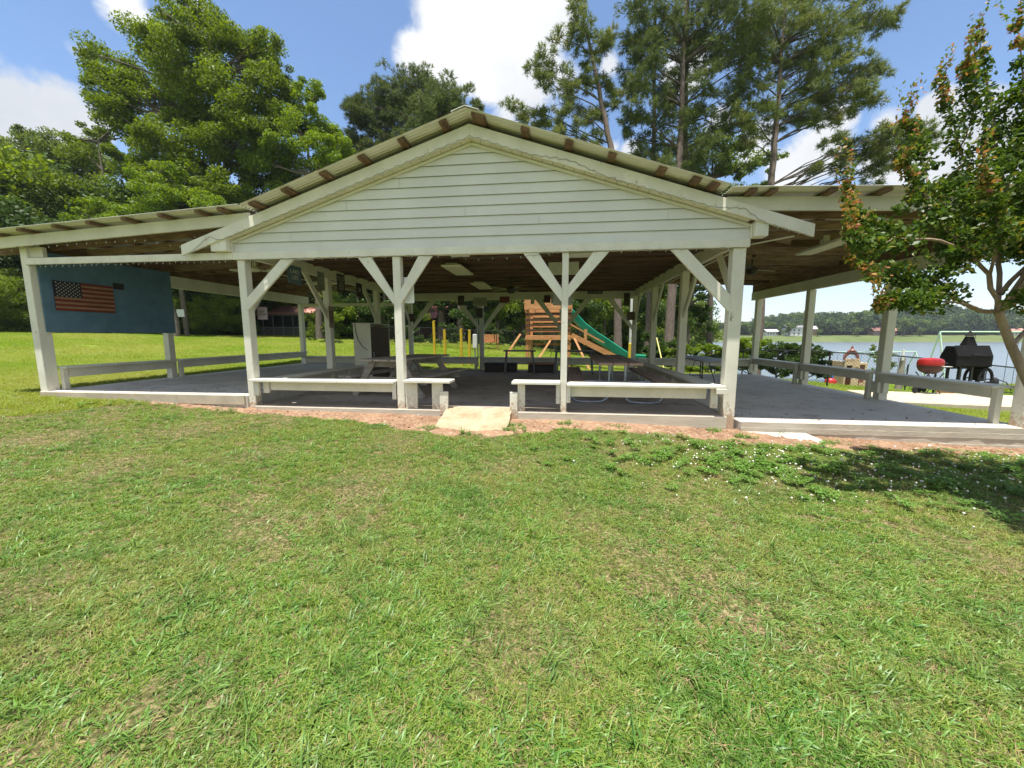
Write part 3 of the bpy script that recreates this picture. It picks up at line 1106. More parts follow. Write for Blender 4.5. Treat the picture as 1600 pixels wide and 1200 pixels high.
# ================================================================== THINGS ON THE PAVILION
# flag plaque
fl = thing('flag_plaque', 'weathered wooden stars and stripes plaque on the blue board', 'plaque', (-9.545, 6.9, 1.97))
fx = -9.5445
y0, y1, z0, z1 = 6.42, 7.42, 1.69, 2.255
part(MB().box(fx, fx + .018, y0, y1, z0, z1), 'backing', M_DARK, fl, bevel=.003)
sw = (z1 - z0) / 13
rd, tn, cn = MB(), MB(), MB()
for k in range(13):
    (rd if k % 2 == 0 else tn).box(fx + .018, fx + .027 + .003 * (k % 3), y0 + .004, y1 - .004, z1 - (k + 1) * sw + .002, z1 - k * sw - .002)
part(rd, 'red_stripes', surf('stripe_red', (.12, .018, .012), (.20, .035, .022), 6, .6, (1, .6, 3)), fl)
part(tn, 'pale_stripes', surf('stripe_tan', (.24, .13, .075), (.34, .20, .12), 6, .6, (1, .6, 3)), fl)
cy1, cz0 = y0 + .43, z1 - 7 * sw
part(cn.box(fx + .02, fx + .034, y0 + .002, cy1, cz0, z1 - .002), 'canton', plain('canton_navy', (.012, .014, .03), .6), fl)
st = MB()
for r_ in range(9):
    for c_ in range(6 if r_ % 2 == 0 else 5):
        yy = y0 + .036 + (c_ + (0 if r_ % 2 == 0 else .5)) * .071
        zz = z1 - .034 - r_ * (z1 - cz0 - .04) / 8.4
        p = []
        for i in range(10):
            a = math.pi / 2 + i * math.pi / 5
            q = .016 if i % 2 == 0 else .0066
            p.append((fx + .0345, yy + q * math.cos(a), zz + q * math.sin(a)))
        st.prism(p, (.003, 0, 0))
part(st, 'stars', plain('star_tan', (.5, .46, .38), .6), fl)


def text(body, size, loc, rot, mat, parent, name='lettering', align='CENTER'):
    cu = bpy.data.curves.new(name, 'FONT')
    cu.body = body
    cu.size = size
    cu.extrude = .0015
    cu.align_x = align
    cu.align_y = 'CENTER'
    cu.space_line = .95
    cu.materials.append(mat)
    tmp = bpy.data.objects.new('tmp', cu)
    C.objects.link(tmp)
    me = bpy.data.meshes.new_from_object(tmp.evaluated_get(bpy.context.evaluated_depsgraph_get()))
    bpy.data.objects.remove(tmp)
    o = bpy.data.objects.new(name, me)
    C.objects.link(o)
    o.parent = parent
    o.location = Vector(loc) - WLOC[parent.name]
    o.rotation_euler = rot
    return o


def sign(name, label, c, w, h, face, mat, lines=None, tmat=None, size=.06, t=.014, group=None):
    """face: '-Y' looks to the lawn, '+X' looks right along the facade, '-X' looks left"""
    c = Vector(c)
    r = thing(name, label, 'sign', c, group)
    if face == '-Y':
        part(MB().box(c.x - w / 2, c.x + w / 2, c.y, c.y + t, c.z - h / 2, c.z + h / 2), 'panel', mat, r, bevel=.003)
        rot, off = (R(90), 0, 0), Vector((0, -.002, 0))
    elif face == '+X':
        part(MB().box(c.x - t, c.x, c.y - w / 2, c.y + w / 2, c.z - h / 2, c.z + h / 2), 'panel', mat, r, bevel=.003)
        rot, off = (R(90), 0, R(90)), Vector((.002, 0, 0))
    else:
        part(MB().box(c.x, c.x + t, c.y - w / 2, c.y + w / 2, c.z - h / 2, c.z + h / 2), 'panel', mat, r, bevel=.003)
        rot, off = (R(90), 0, R(-90)), Vector((-.002, 0, 0))
    if lines:
        text('\n'.join(lines), size, c + off, rot, tmat, r)
    return r


sign('sign', 'small dark plate high on the blue board next to the flag plaque', (-9.53, 7.55, 2.275), .21, .13, '+X', M_BLACK, ['NO', 'SMOKING'], M_SIGNBR, .045)
yb = 13.68
sign('sign', 'cream board with three lines of black lettering over the middle rear post', (-2.72, yb - .06, 2.40), .50, .30, '-Y', M_SIGNBG, ['If You use facilities', 'You are responsible', 'for your garbage'], M_TEXTD, .062)
sign('sign', 'dark red board with light lettering on the rear beam', (-1.85, yb, 2.47), .34, .22, '-Y', M_SIGNRD, ['LAKE', 'RULES'], plain('sign_pinkish', (.3, .12, .1), .6), .09)
sign('sign', 'narrow dark picture board on the rear beam, flag side of the lettered cream board', (-3.42, yb, 2.46), .23, .34, '-Y', M_SIGNBR, ['LAKE', 'HOUSE'], plain('sign_mauve', (.2, .15, .16), .6), .055)
sign('sign', 'dark maroon plate on the rear beam above the playset', (-.35, yb, 2.48), .22, .26, '-Y', plain('sign_maroon', (.06, .012, .012), .6))
sign('sign', 'long low black plaque with white letters on the rear beam', (1.28, yb, 2.69), .50, .11, '-Y', M_BLACK, ['ON LAKE TIME'], M_TEXTL, .062)
sign('sign', 'unlettered brown board nailed at the top of the lakeside rear post', (2.35, yb, 2.44), .2, .42, '-Y', M_SIGNBR)
sign('sign', 'blank brown board half way down the flag side rear post', (-5.3, yb - .02, 1.86), .26, .28, '-Y', plain('sign_rust', (.10, .055, .04), .6))
sign('sign', 'blank brown board half way down the lakeside rear post', (2.5, yb - .02, 1.88), .26, .28, '-Y', plain('sign_umber', (.12, .09, .06), .6))
xl = XL + .052
sign('sign', 'blue board with white letters hanging from the inner beam nearest the flag side corner post', (xl, 7.45, 2.43), .42, .36, '+X', M_SIGNBL, ['LAKE', 'LIFE'], M_TEXTL, .12)
sign('sign', 'dark louvred looking board of text lines on the inner beam just behind the second post', (xl + .02, 9.12, 2.48), .34, .44, '+X', M_SIGNBR, ['WELCOME', 'TO THE', 'LAKE', 'RELAX', 'ENJOY'], M_SIGNBG, .07)
sign('sign', 'black board with one pale figure on the inner beam between second and third posts', (xl + .02, 10.0, 2.42), .30, .36, '+X', M_BLACK, ['51'], M_TEXTL, .15)
sign('sign', 'grey board with a round emblem by the second flag side post', (xl, 8.33, 2.43), .26, .40, '+X', M_GREYPAINT, ['O'], M_SIGNBG, .2)
sign('sign', 'tan paper notice on the inner face of the second flag side post', (XL + .09, 8.60, 1.64), .2, .5, '+X', plain('notice_tan', (.26, .20, .14), .7), ['NOTICE', 'KEEP', 'AREA', 'CLEAN', 'THANK', 'YOU'], M_SIGNBR, .05)
sign('sign', 'mauve grey wooden plate below the corner brace of the flag side post', (-5.19, FY + .20, 1.60), .19, .22, '-Y', plain('plate_mauve', (.22, .18, .19), .8), ['KEEP', 'CLEAN'], M_SIGNBR, .05)
sign('sign', 'white plastic notice with rounded look on the inner side of the second front post', (-2.44, FY + .10, 1.95), .17, .42, '-Y', M_WHITE)
sign('sign', 'blank grey white board above the third front post', (.12, 8.2, 2.58), .62, .26, '-Y', plain('board_white', (.62, .62, .60), .5))
sign('sign', 'framed grey chalk board hanging behind the third front post', (.10, 7.6, 1.99), .36, .40, '-Y', plain('chalk_grey', (.22, .22, .19), .5))
sp_ = thing('loudspeaker', 'dark grey loudspeaker box on the middle rear post', 'speaker', (-2.72, 13.6, 2.0))
part(MB().box(-2.86, -2.6, 13.52, 13.68, 1.83, 2.18), 'housing', M_GREYPAINT, sp_, bevel=.012)
part(MB().box(-2.845, -2.615, 13.512, 13.519, 1.845, 2.165), 'grille', M_DARK, sp_)
cd = thing('conduit_pipe', 'pair of grey conduit pipes running down the middle rear post', 'pipe', (-2.7, 13.6, 0))
for dx in (-.12, .09):
    part(MB().tube([(-2.7 + dx, 13.66, .1), (-2.7 + dx, 13.66, 1.82)], .022, 8), 'pipe', M_GALV, cd)


# ceiling lamps
def lamp(c, ly, lx, label, drop=.12, mat=M_OFFW):
    t = thing('ceiling_lamp', label, 'lamp', (0, 0, 0), 'fluorescent ceiling lamps')
    part(MB().box(-lx / 2, lx / 2, -ly / 2, ly / 2, -.02, .02), 'diffuser', mat, t, bevel=.012)
    part(MB().box(-lx * .28, lx * .28, -ly / 2 + .05, ly / 2 - .05, .02, .055), 'housing', mat, t, bevel=.006)
    part(MB().box(-.05, .05, -.05, .05, .055, drop), 'mount', mat, t)
    t.location = c
    return t


lamp((-2.15, 8.4, 2.62), 1.2, .42, 'flat fluorescent lamp nearest the lawn in the middle bay')
lamp((-2.15, 11.1, 2.62), 1.2, .42, 'flat fluorescent lamp deep in the middle bay in front of the ceiling fan')
lamp((-1.75, 6.95, 2.64), .2, .34, 'small box lamp just under the front header of the middle bay', mat=M_WHITE)
lamp((-4.72, 6.75, 2.62), .3, .44, 'box lamp beside the flag side corner brace', mat=M_WHITE)
lamp((.35, 7.2, 2.64), .3, .55, 'sky lit lamp behind the third front post', mat=M_WHITE)
lamp((-7.35, 8.9, 2.80), .3, 1.2, 'long lamp under the wing roof close to the blue board', drop=.2)
lamp((-7.0, 11.2, 2.78), .3, 1.2, 'long lamp under the flag side wing beyond the second post', drop=.2)
lamp((4.75, 7.75, 2.78), 1.2, .3, 'long lamp under the lakeside wing roof', drop=.2)


def fan(c, label, rot):
    t = thing('ceiling_fan', label, 'fan', (0, 0, 0), 'ceiling fans')
    part(MB().lathe((0, 0, 0), [(.02, -.12), (.09, -.10), (.12, -.04), (.12, .03), (.07, .07), (.02, .08)], 16), 'motor', M_FANB, t, smooth=True)
    part(MB().tube([(0, 0, .08), (0, 0, .3)], .014, 8).lathe((0, 0, .24), [(.02, 0), (.07, .05), (.07, .08)], 12), 'rod', M_FANB, t)
    for k in range(5):
        a = 2 * math.pi * k / 5
        u = Vector((math.cos(a), math.sin(a), 0))
        v = Vector((-math.sin(a), math.cos(a), .12))
        b = MB()
        p = [u * .10 - v * .02, u * .2 - v * .06, u * .62 - v * .075, u * .67 - v * .03, u * .67 + v * .03, u * .62 + v * .075, u * .2 + v * .06, u * .10 + v * .02]
        b.prism(p, (0, 0, .008))
        part(b, 'blade', M_FANB if k % 5 else M_FANL, t)
    t.location = c
    t.rotation_euler.z = rot
    return t


fan((-1.25, 10.6, 2.46), 'dark ceiling fan in the middle bay', .15)
fan((4.4, 9.6, 2.70), 'dark ceiling fan under the lakeside wing', .4)
fan((-6.6, 9.6, 2.68), 'dark ceiling fan under the flag side wing', .9)


# string lights: wire with drooping mini bulbs
def string(label, pts, n, droop=.02):
    t = thing('string_lights', label, 'lights', (0, 0, 0), 'strings of fairy lights')
    pts = [Vector(p) for p in pts]
    seg = [(pts[i + 1] - pts[i]).length for i in range(len(pts) - 1)]
    tot = sum(seg)
    out = []
    for i in range(n * 3 + 1):
        s_ = tot * i / (n * 3)
        k = 0
        while k < len(seg) - 1 and s_ > seg[k]:
            s_ -= seg[k]
            k += 1
        p = pts[k].lerp(pts[k + 1], min(1, s_ / seg[k]))
        out.append(p + Vector((0, random.uniform(-.004, .004), -abs(math.sin(i * 1.05)) * droop + random.uniform(-.006, .006))))
    part(MB().tube(out, .0028, 4, False), 'wire', M_WIRE, t)
    pb = part(MB().lathe((0, 0, 0), [(.0035, 0), (.005, -.010), (.004, -.024), (.001, -.034)], 6), 'bulb', M_BULB, t)
    first = True
    for i in range(1, n * 3, 3):
        b = pb if first else pb.copy()
        if not first:
            C.objects.link(b)
            b.parent = t
        first = False
        b.location = out[i]
        b.rotation_euler = (random.uniform(-.7, .7), random.uniform(-.7, .7), 0)
    return t


string('fairy lights along the header of the flag side wing', [(-9.55, FY - .045, 2.48), (-5.5, FY - .045, 2.48)], 34)
string('fairy lights under the header of the middle bay', [(-5.2, FY - .05, 2.475), (-2.7, FY - .05, 2.478), (-2.0, FY - .05, 2.475), (-1.2, FY - .03, 2.42), (-.5, FY - .03, 2.44), (0, FY - .05, 2.478), (2.6, FY - .05, 2.478)], 36)
string('fairy lights along the rake board on the flag side', [(AX, RY - .012, 4.14), (AX - 2.0, RY - .012, 4.14 - SL * 2.0), (AX - 4.2, RY - .012, 4.13 - SL * 4.2), (AX - 4.4, RY - .012, 4.27 - SL * 4.4), (AX - 4.8, RY - .012, 4.12 - SL * 4.8)], 30)
string('fairy lights along the rake board on the lake side', [(AX, RY - .012, 4.15), (AX + .9, RY - .012, 4.14 - SL * .9), (AX + 1.5, RY - .012, 4.22 - SL * 1.5), (AX + 2.0, RY - .012, 4.14 - SL * 2.0), (AX + 3.5, RY - .012, 4.15 - SL * 3.5), (AX + 3.9, RY - .012, 4.25 - SL * 3.9), (AX + 4.2, RY - .012, 4.14 - SL * 4.2), (AX + 4.75, RY - .012, 4.14 - SL * 4.75)], 34)
string('fairy lights hanging loosely below the fascia of the flag side wing', [(-9.7, WY - .012, 2.76), (-8.2, WY - .012, 2.84), (-7.0, WY - .012, 2.87), (-6.4, WY + .06, 2.75), (-5.9, WY - .012, 2.95)], 20, .05)

# ------------------------------------------------------------------ tables
def picnic_wood():
    t = thing('picnic_table', 'weathered grey wooden picnic table with sloping board legs behind the short front bench', 'table')
    L_ = 2.3
    mb = MB()
    for k in range(5):
        x = -.36 + k * .18
        mb.box(x - .083, x + .083, -.02 * (k % 2), L_ + .02 * ((k + 1) % 3), .735, .772)
    part(mb, 'tabletop', M_GRAYWOODY, t, bevel=.004)
    for s in (-1, 1):
        mb = MB().box(s * .76 - .135, s * .76 + .01, 0, L_, .40, .438).box(s * .76 + .02, s * .76 + .15, .01, L_ - .01, .40, .438)
        part(mb, 'seat', M_GRAYWOODY, t, bevel=.004)
    for y in (.32, L_ - .40):
        for s in (-1, 1):
            part(MB().beam((s * .30, y, .725), (s * .78, y, 0.0), .04, .14, (0, 1, 0)), 'leg', M_GRAYWOOD, t, bevel=.004)
        part(MB().box(-.86, .86, y + .022, y + .062, .26, .398), 'seat_support', M_GRAYWOOD, t, bevel=.004)
        part(MB().box(-.40, .40, y + .022, y + .062, .60, .733), 'top_support', M_GRAYWOOD, t, bevel=.004)
    for y, s in ((.45, 1), (L_ - .5, -1)):
        part(MB().beam((0, y, .36), (0, y + s * .45, .73), .04, .09, (1, 0, 0)), 'strut', M_GRAYWOOD, t)
    return t


pt = picnic_wood()
pt.location = (-3.42, 7.0, -.02)
pt.rotation_euler.z = R(-9)


def picnic_pipe():
    t = thing('picnic_table', 'brown plank picnic table on bent galvanized pipe legs behind the third front post', 'table')
    L_ = 3.0
    mb = MB()
    for k in range(3):
        x = -.25 + k * .25
        mb.box(x - .118, x + .118, 0, L_, .725, .768)
    part(mb, 'tabletop', M_BROWNWOOD, t, bevel=.005)
    for s in (-1, 1):
        part(MB().box(s * .72 - .135, s * .72 + .135, .0, L_, .415, .458), 'seat', M_BROWNWOOD, t, bevel=.005)
    for y in (.45, L_ - .55):
        for s in (-1, 1):
            p = [(s * .14, y, .72), (s * .14, y, .18), (s * .17, y, .09), (s * .25, y, .035), (s * .38, y, .022), (s * .62, y, .022), (s * .74, y, .04), (s * .79, y, .10), (s * .80, y, .2), (s * .78, y, .41)]
            part(MB().tube(p, .024, 10), 'leg', M_GALV, t, smooth=True)
        part(MB().tube([(-.86, y, .40), (.86, y, .40)], .02, 8), 'crossbar', M_GALV, t, smooth=True)
    return t


pp = picnic_pipe()
pp.location = (1.08, 6.62, -.02)
pp.rotation_euler.z = R(-1.5)


def small_table(label, mat, w, d, h, loc, rot):
    t = thing('side_table', label, 'table', (0, 0, 0), 'small tables by the rear rail')
    part(MB().box(-w / 2, w / 2, -d / 2, d / 2, h - .04, h), 'tabletop', mat, t, bevel=.012)
    for sx in (-1, 1):
        for sy in (-1, 1):
            part(MB().beam((sx * (w / 2 - .1), sy * (d / 2 - .06), h - .04), (sx * (w / 2 - .04), sy * (d / 2 - .02), 0), .06, .05, (0, 1, 0)), 'leg', mat, t, bevel=.004)
    t.location = loc
    t.rotation_euler.z = rot
    return t


MGP = plain('grey_plastic', (.13, .135, .14), .5)
small_table('small grey trestle table standing alone by the rear rail', MGP, 1.05, .55, .76, (-1.2, 12.55, -.02), R(4))
small_table('small grey trestle table behind the third front post by the rear rail', MGP, 1.3, .55, .76, (.55, 12.6, -.02), R(-3))
bx = thing('storage_box', 'low black storage box on the floor by the rear rail', 'box', (-1.9, 13.1, 0))
part(MB().box(-2.45, -1.35, 12.9, 13.35, -.02, .24), 'body', M_DARK, bx, bevel=.02)
part(MB().box(-2.47, -1.33, 12.88, 13.37, .245, .285), 'lid', M_BLACK, bx, bevel=.01)
bx = thing('storage_box', 'low dark box with a reddish wooden lid under the second trestle table', 'box', (-.4, 13.1, 0))
part(MB().box(-.95, -.05, 12.9, 13.35, -.02, .24), 'body', M_DARK, bx, bevel=.02)
part(MB().box(-.97, -.03, 12.88, 13.37, .245, .30), 'lid', plain('lid_terracotta', (.36, .16, .09), .7), bx, bevel=.01)

ft = thing('folding_table', 'long folding table with a pale grey top and thin black legs under the lakeside wing', 'table')
part(MB().box(-.38, .38, -1.22, 1.22, .71, .745), 'tabletop', plain('grey_plastic_top', (.30, .30, .29), .5), ft, bevel=.012)
for y in (-.95, .95):
    for x in (-.28, .28):
        part(MB().tube([(x, y, .71), (x, y, .0)], .015, 6), 'leg', M_BLACK, ft)
    part(MB().tube([(-.28, y, .22), (.28, y, .22)], .01, 6), 'crossbar', M_BLACK, ft)
    part(MB().tube([(0, y, .24), (0, y * .5, .70)], .009, 6), 'strut', M_BLACK, ft)
ft.location = (3.62, 10.1, -.09)
ft.rotation_euler.z = R(-2)

cb = thing('storage_cabinet', 'tall white sided cabinet with a dark brown door behind the wing post', 'cabinet', (-5.0, 9.4, 0))
part(MB().box(-5.16, -4.70, 9.35, 9.375, 0.0, 1.50).box(-5.16, -4.70, 10.45, 10.475, 0.0, 1.50).box(-5.16, -5.135, 9.377, 10.448, 0, 1.50), 'body', M_PAINTG, cb, bevel=.004)
part(MB().box(-5.18, -4.685, 9.33, 10.495, 1.502, 1.53), 'top', M_PAINTG, cb, bevel=.004)
dr = part(MB().box(-4.735, -4.71, 9.377, 10.448, .02, 1.43), 'door', M_DARK, cb, bevel=.004)
part(MB().tube([(-4.705, 9.46, .62), (-4.68, 9.46, .62), (-4.68, 9.46, .78), (-4.705, 9.46, .78)], .008, 6), 'handle', M_GALV, dr)
co = thing('power_cord', 'black cord dangling across the white side of the cabinet', 'cord', (-5.1, 9.33, 1.5))
part(MB().tube([(-5.10, 9.33, 1.55), (-5.09, 9.335, 1.3), (-5.03, 9.335, 1.1), (-4.92, 9.335, .93), (-4.80, 9.335, .85)], .008, 6), 'cable', M_BLACK, co)

# ================================================================== PLAYGROUND AND YARD


def base(px, d):
    """ground point in the direction of photo column px at forward distance d"""
    p = at(px, 525, d)
    return Vector((p.x, p.y, g1(p.x, p.y)))


# grill pad
ppad = [(8.05, 10.05), (13.2, 8.9), (14.2, 11.0), (8.35, 12.05)]
tag(MB().prism([(x, y, -.345) for x, y in ppad], (0, 0, -.6)).build('grill_pad', M_CONCL, bevel=.02), 'pale concrete pad carrying the two grills', 'slab', kind='structure')


def oriented(t, px, d, z=None, face=None):
    b = base(px, d)
    t.location = (b.x, b.y, b.z if z is None else z)
    t.rotation_euler.z = (math.atan2(-b.x, b.y) if face is None else face)
    return t


# red charcoal grill (built facing -Y)
rg = thing('kettle_grill', 'red lidded charcoal grill on folding legs with small black wheels', 'grill')
part(MB().lathe((0, 0, .80), [(.47, 0), (.48, .02), (.475, .10), (.43, .17), (.30, .205), (.06, .22), (.0, .22)], 32, sy=.62), 'lid', M_RED, rg, smooth=True)
part(MB().lathe((0, 0, .80), [(.0, -.22), (.26, -.21), (.40, -.15), (.46, -.06), (.475, -.004)], 32, sy=.62), 'bowl', M_BROWNMET, rg, smooth=True)
part(MB().tube([(.20, -.275, .86), (.20, -.33, .88), (.34, -.29, .88), (.34, -.235, .86)], .012, 6), 'handle', M_BLACK, rg)
part(MB().box(.1, .46, -.36, -.20, .775, .79), 'shelf', M_WHITE, rg)
for sx in (-1, 1):
    part(MB().tube([(-sx * .34, -.2, .60), (sx * .30, -.2, .02)], .016, 6), 'leg', M_BLACK, rg)
    part(MB().tube([(-sx * .34, .2, .60), (sx * .42, .2, .08)], .016, 6), 'leg', M_BLACK, rg)
part(MB().tube([(-.30, 0, .62), (-.15, 0, .56), (0, 0, .60), (.15, 0, .56), (.30, 0, .62)], .018, 6), 'brace', M_BLACK, rg)
for x, y in ((-.58, -.05), (-.08, .2), (.12, .2)):
    part(MB().lathe((x, y, .10), [(.02, -.03), (.09, -.025), (.098, 0), (.09, .025), (.02, .03)], 18, 'Y'), 'wheel', M_TYRE, rg, smooth=True)
part(MB().tube([(-.58, -.05, .10), (-.25, -.05, .50)], .016, 6), 'strut', M_BLACK, rg)
oriented(rg, 1460, 10.25, -.345, 0.05)
rg.scale = (.60, .80, .95)

# black smoker
sm = thing('barrel_smoker', 'large black steel smoker with a faceted body and a capped chimney', 'grill')
hx = [(-.36, .66), (.0, .58), (.36, .66), (.36, .92), (.16, 1.20), (-.16, 1.20), (-.36, .92)]
hx = [(y, z) for y, z in hx]
part(MB().prism([(-.72, y, z) for y, z in hx], (1.44, 0, 0)), 'body', M_SMOKER, sm, bevel=.01)
part(MB().prism([(-.70, -.385, .93), (-.70, -.37, .92), (-.70, -.165, 1.205), (-.70, -.18, 1.222)], (1.40, 0, 0)), 'lid', M_SMOKER, sm, bevel=.004)
part(MB().tube([(-.12, -.33, 1.0), (-.12, -.40, .98), (.16, -.40, .98), (.16, -.33, 1.0)], .014, 6), 'handle', M_BLACK, sm)
part(MB().prism([(-.16, -.12, 1.20), (.26, -.12, 1.20), (.26, .16, 1.20), (-.16, .16, 1.20)], (0, 0, .005)).add([(-.17, -.13, 1.204), (.27, -.13, 1.204), (.27, .17, 1.204), (-.17, .17, 1.204), (-.06, -.04, 1.46), (.16, -.04, 1.46), (.16, .08, 1.46), (-.06, .08, 1.46)], [(0, 1, 5, 4), (1, 2, 6, 5), (2, 3, 7, 6), (3, 0, 4, 7), (4, 5, 6, 7)]), 'chimney', M_SMOKER, sm)
part(MB().lathe((.05, .02, 1.47), [(.19, 0), (.19, .012), (.02, .15), (.0, .15)], 4), 'chimney_cap', M_SMOKER, sm)
for x in (-.42, .05):
    for y in (-.24, .24):
        part(MB().box(x - .04, x + .04, y - .04, y + .04, .08, .66), 'leg', M_BLACK, sm)
        part(MB().lathe((x, y, .05), [(.0, -.02), (.05, -.02), (.05, .02), (.0, .02)], 12, 'Y'), 'caster', M_TYRE, sm)
for y in (-.27, .27):
    wh = part(MB().tube([(.62 + .27 * math.cos(a_ * math.pi / 12), y, .32 + .27 * math.sin(a_ * math.pi / 12)) for a_ in range(25)], .05, 8, False), 'wheel', M_TYRE, sm, smooth=True)
    part(MB().beam((.62, y, .07), (.62, y, .57), .03, .02, (1, 0, 0)).beam((.37, y, .32), (.87, y, .32), .03, .02, (0, 0, 1)), 'spoke', M_BLACK, wh)
part(MB().box(.58, .66, -.2, .2, .26, .64), 'axle_frame', M_BLACK, sm)
part(MB().box(.72, .86, -.25, .25, .86, .88), 'shelf', M_BLACK, sm)
oriented(sm, 1514, 10.9, -.345, 0.06)
sm.scale = (.66, .66, 1.05)
wbx = thing('wooden_crate', 'small light wooden crate on the ground between the two grills', 'crate')
part(MB().box(-.2, .2, -.15, .15, .0, .40), 'body', M_CEDAR, wbx, bevel=.01)
part(MB().box(-.22, .22, -.17, .17, .402, .44), 'lid', M_TAN, wbx, bevel=.005)
oriented(wbx, 1489, 12.0)
rp_ = thing('garden_pump', 'black hand pump with a curved spout standing in the grass beyond the smoker', 'pump')
part(MB().lathe((0, 0, 0), [(.16, 0), (.16, .05), (.06, .09), (.05, .55), (.08, .57), (.08, .70), (.02, .78)], 14), 'body', M_BLACK, rp_, smooth=True)
part(MB().tube([(-.05, 0, .62), (-.2, 0, .60), (-.26, 0, .52)], .03, 8), 'spout', M_BLACK, rp_)
part(MB().tube([(.0, 0, .74), (.22, 0, .64), (.34, 0, .40)], .016, 6), 'handle', M_BLACK, rp_)
oriented(rp_, 1566, 12.0)


# chain link fences
def chain_fence(label, pts, h, sp=2.4, cell=.075, r=.0028):
    t = thing('chain_link_fence', label, 'fence')
    pts = [Vector(p) for p in pts]
    posts = []
    for a, b in zip(pts, pts[1:]):
        L_ = (b - a).length
        n = max(1, round(L_ / sp))
        for i in range(n):
            q = a.lerp(b, i / n)
            posts.append(Vector((q.x, q.y, g1(q.x, q.y))))
    posts.append(Vector((pts[-1].x, pts[-1].y, g1(pts[-1].x, pts[-1].y))))
    for q in posts:
        part(MB().tube([q + Vector((0, 0, -.1)), q + Vector((0, 0, h + .03))], .028, 8), 'post', M_BLACK, t)
    part(MB().tube([q + Vector((0, 0, h)) for q in posts], .021, 8), 'top_rail', M_BLACK, t)
    V, Fq = [], []
    for a, b in zip(posts, posts[1:]):
        L_ = (b - a).length
        u = (b - a) / L_
        n = Vector((-u.y, u.x, 0)).normalized()
        k = -h
        while k < L_:
            for s in (1, -1):
                p0, p1 = (k, 0.0), (k + h, h)
                x0, x1 = max(p0[0], 0), min(p1[0], L_)
                if x1 - x0 > .02:
                    za, zb = x0 - k, x1 - k
                    if s < 0:
                        za, zb = h - za, h - zb
                    A_ = a + u * x0 + Vector((0, 0, za))
                    B_ = a + u * x1 + Vector((0, 0, zb))
                    w = (B_ - A_).normalized().cross(n) * r
                    c = len(V)
                    V += [A_ + w, B_ + w, B_ - w, A_ - w]
                    Fq.append((c, c + 1, c + 2, c + 3))
                    c = len(V)
                    V += [A_ + n * r, B_ + n * r, B_ - n * r, A_ - n * r]
                    Fq.append((c, c + 1, c + 2, c + 3))
            k += cell * 1.414
    me = np_mesh('wire_mesh', np.array([tuple(v) for v in V]), np.array(Fq))
    put(me, 'wire_mesh', M_BLACK, t)
    return t


fr = [base(1120, 18), base(1218, 14.4), base(1300, 13.0), base(1385, 12.2), base(1470, 12.4), base(1620, 12.6), base(1900, 12.8)]
chain_fence('black chain link fence between the grills and the lakeside playground', fr, 1.2)
chain_fence('black chain link fence behind the yellow poles and the playset', [base(560, 27), base(640, 25.5), base(742, 23.5), base(860, 25.5), base(960, 26.5)], 1.25, r=.0045)

# yellow poles
for px, d, h, lab in ((679, 16.6, 1.86, 'yellow pole nearest the flag side, standing in front of the pine trunk'), (695, 16.2, 1.50, 'second yellow pole counted from the pine trunk'), (721, 16.2, 1.56, 'third yellow pole counted from the pine trunk'), (733, 16.4, 1.52, 'yellow pole nearest the middle rear post')):
    b = base(px, d)
    t = thing('yellow_pole', lab, 'pole', b, 'yellow poles behind the pavilion')
    part(MB().tube([b + Vector((0, 0, -.2)), b + Vector((random.uniform(-.03, .03), 0, h))], .058, 12).lathe(b + Vector((0, 0, h - .004)), [(.06, 0), (.06, .02), (.0, .03)], 12), 'shaft', M_YELLOW, t, smooth=True)
b = base(742, 17.0)
t = thing('meter_box', 'pale grey utility box on a short post behind the rear rail', 'box', b)
part(MB().tube([b, b + Vector((0, 0, 1.0))], .03, 8), 'post', M_GALV, t)
part(MB().box(b.x - .09, b.x + .09, b.y - .06, b.y + .06, b.z + .75, b.z + 1.35), 'housing', M_WHITE, t, bevel=.01)
b = base(986, 16.5)
t = thing('tether_pole', 'square white post with a yellow lower half by the slide', 'pole', b)
part(MB().box(b.x - .075, b.x + .075, b.y - .05, b.y + .05, b.z + 1.25, b.z + 3.2), 'upper_post', surf('chipped_white', (.5, .5, .46), (.68, .68, .63), 6, .7, bump=.3), t)
part(MB().box(b.x - .09, b.x + .09, b.y - .07, b.y + .07, b.z - .1, b.z + 1.25), 'padding', M_YELLOW, t, bevel=.02)
a0, a1 = base(1042, 16), base(1026, 17)
t = thing('guy_rod', 'thin slanted yellow rod beside the hedge', 'rod', a0)
part(MB().tube([a0, a1 + Vector((0, 0, 1.55))], .03, 8), 'shaft', plain('pale_yellow', (.62, .58, .2), .5), t)

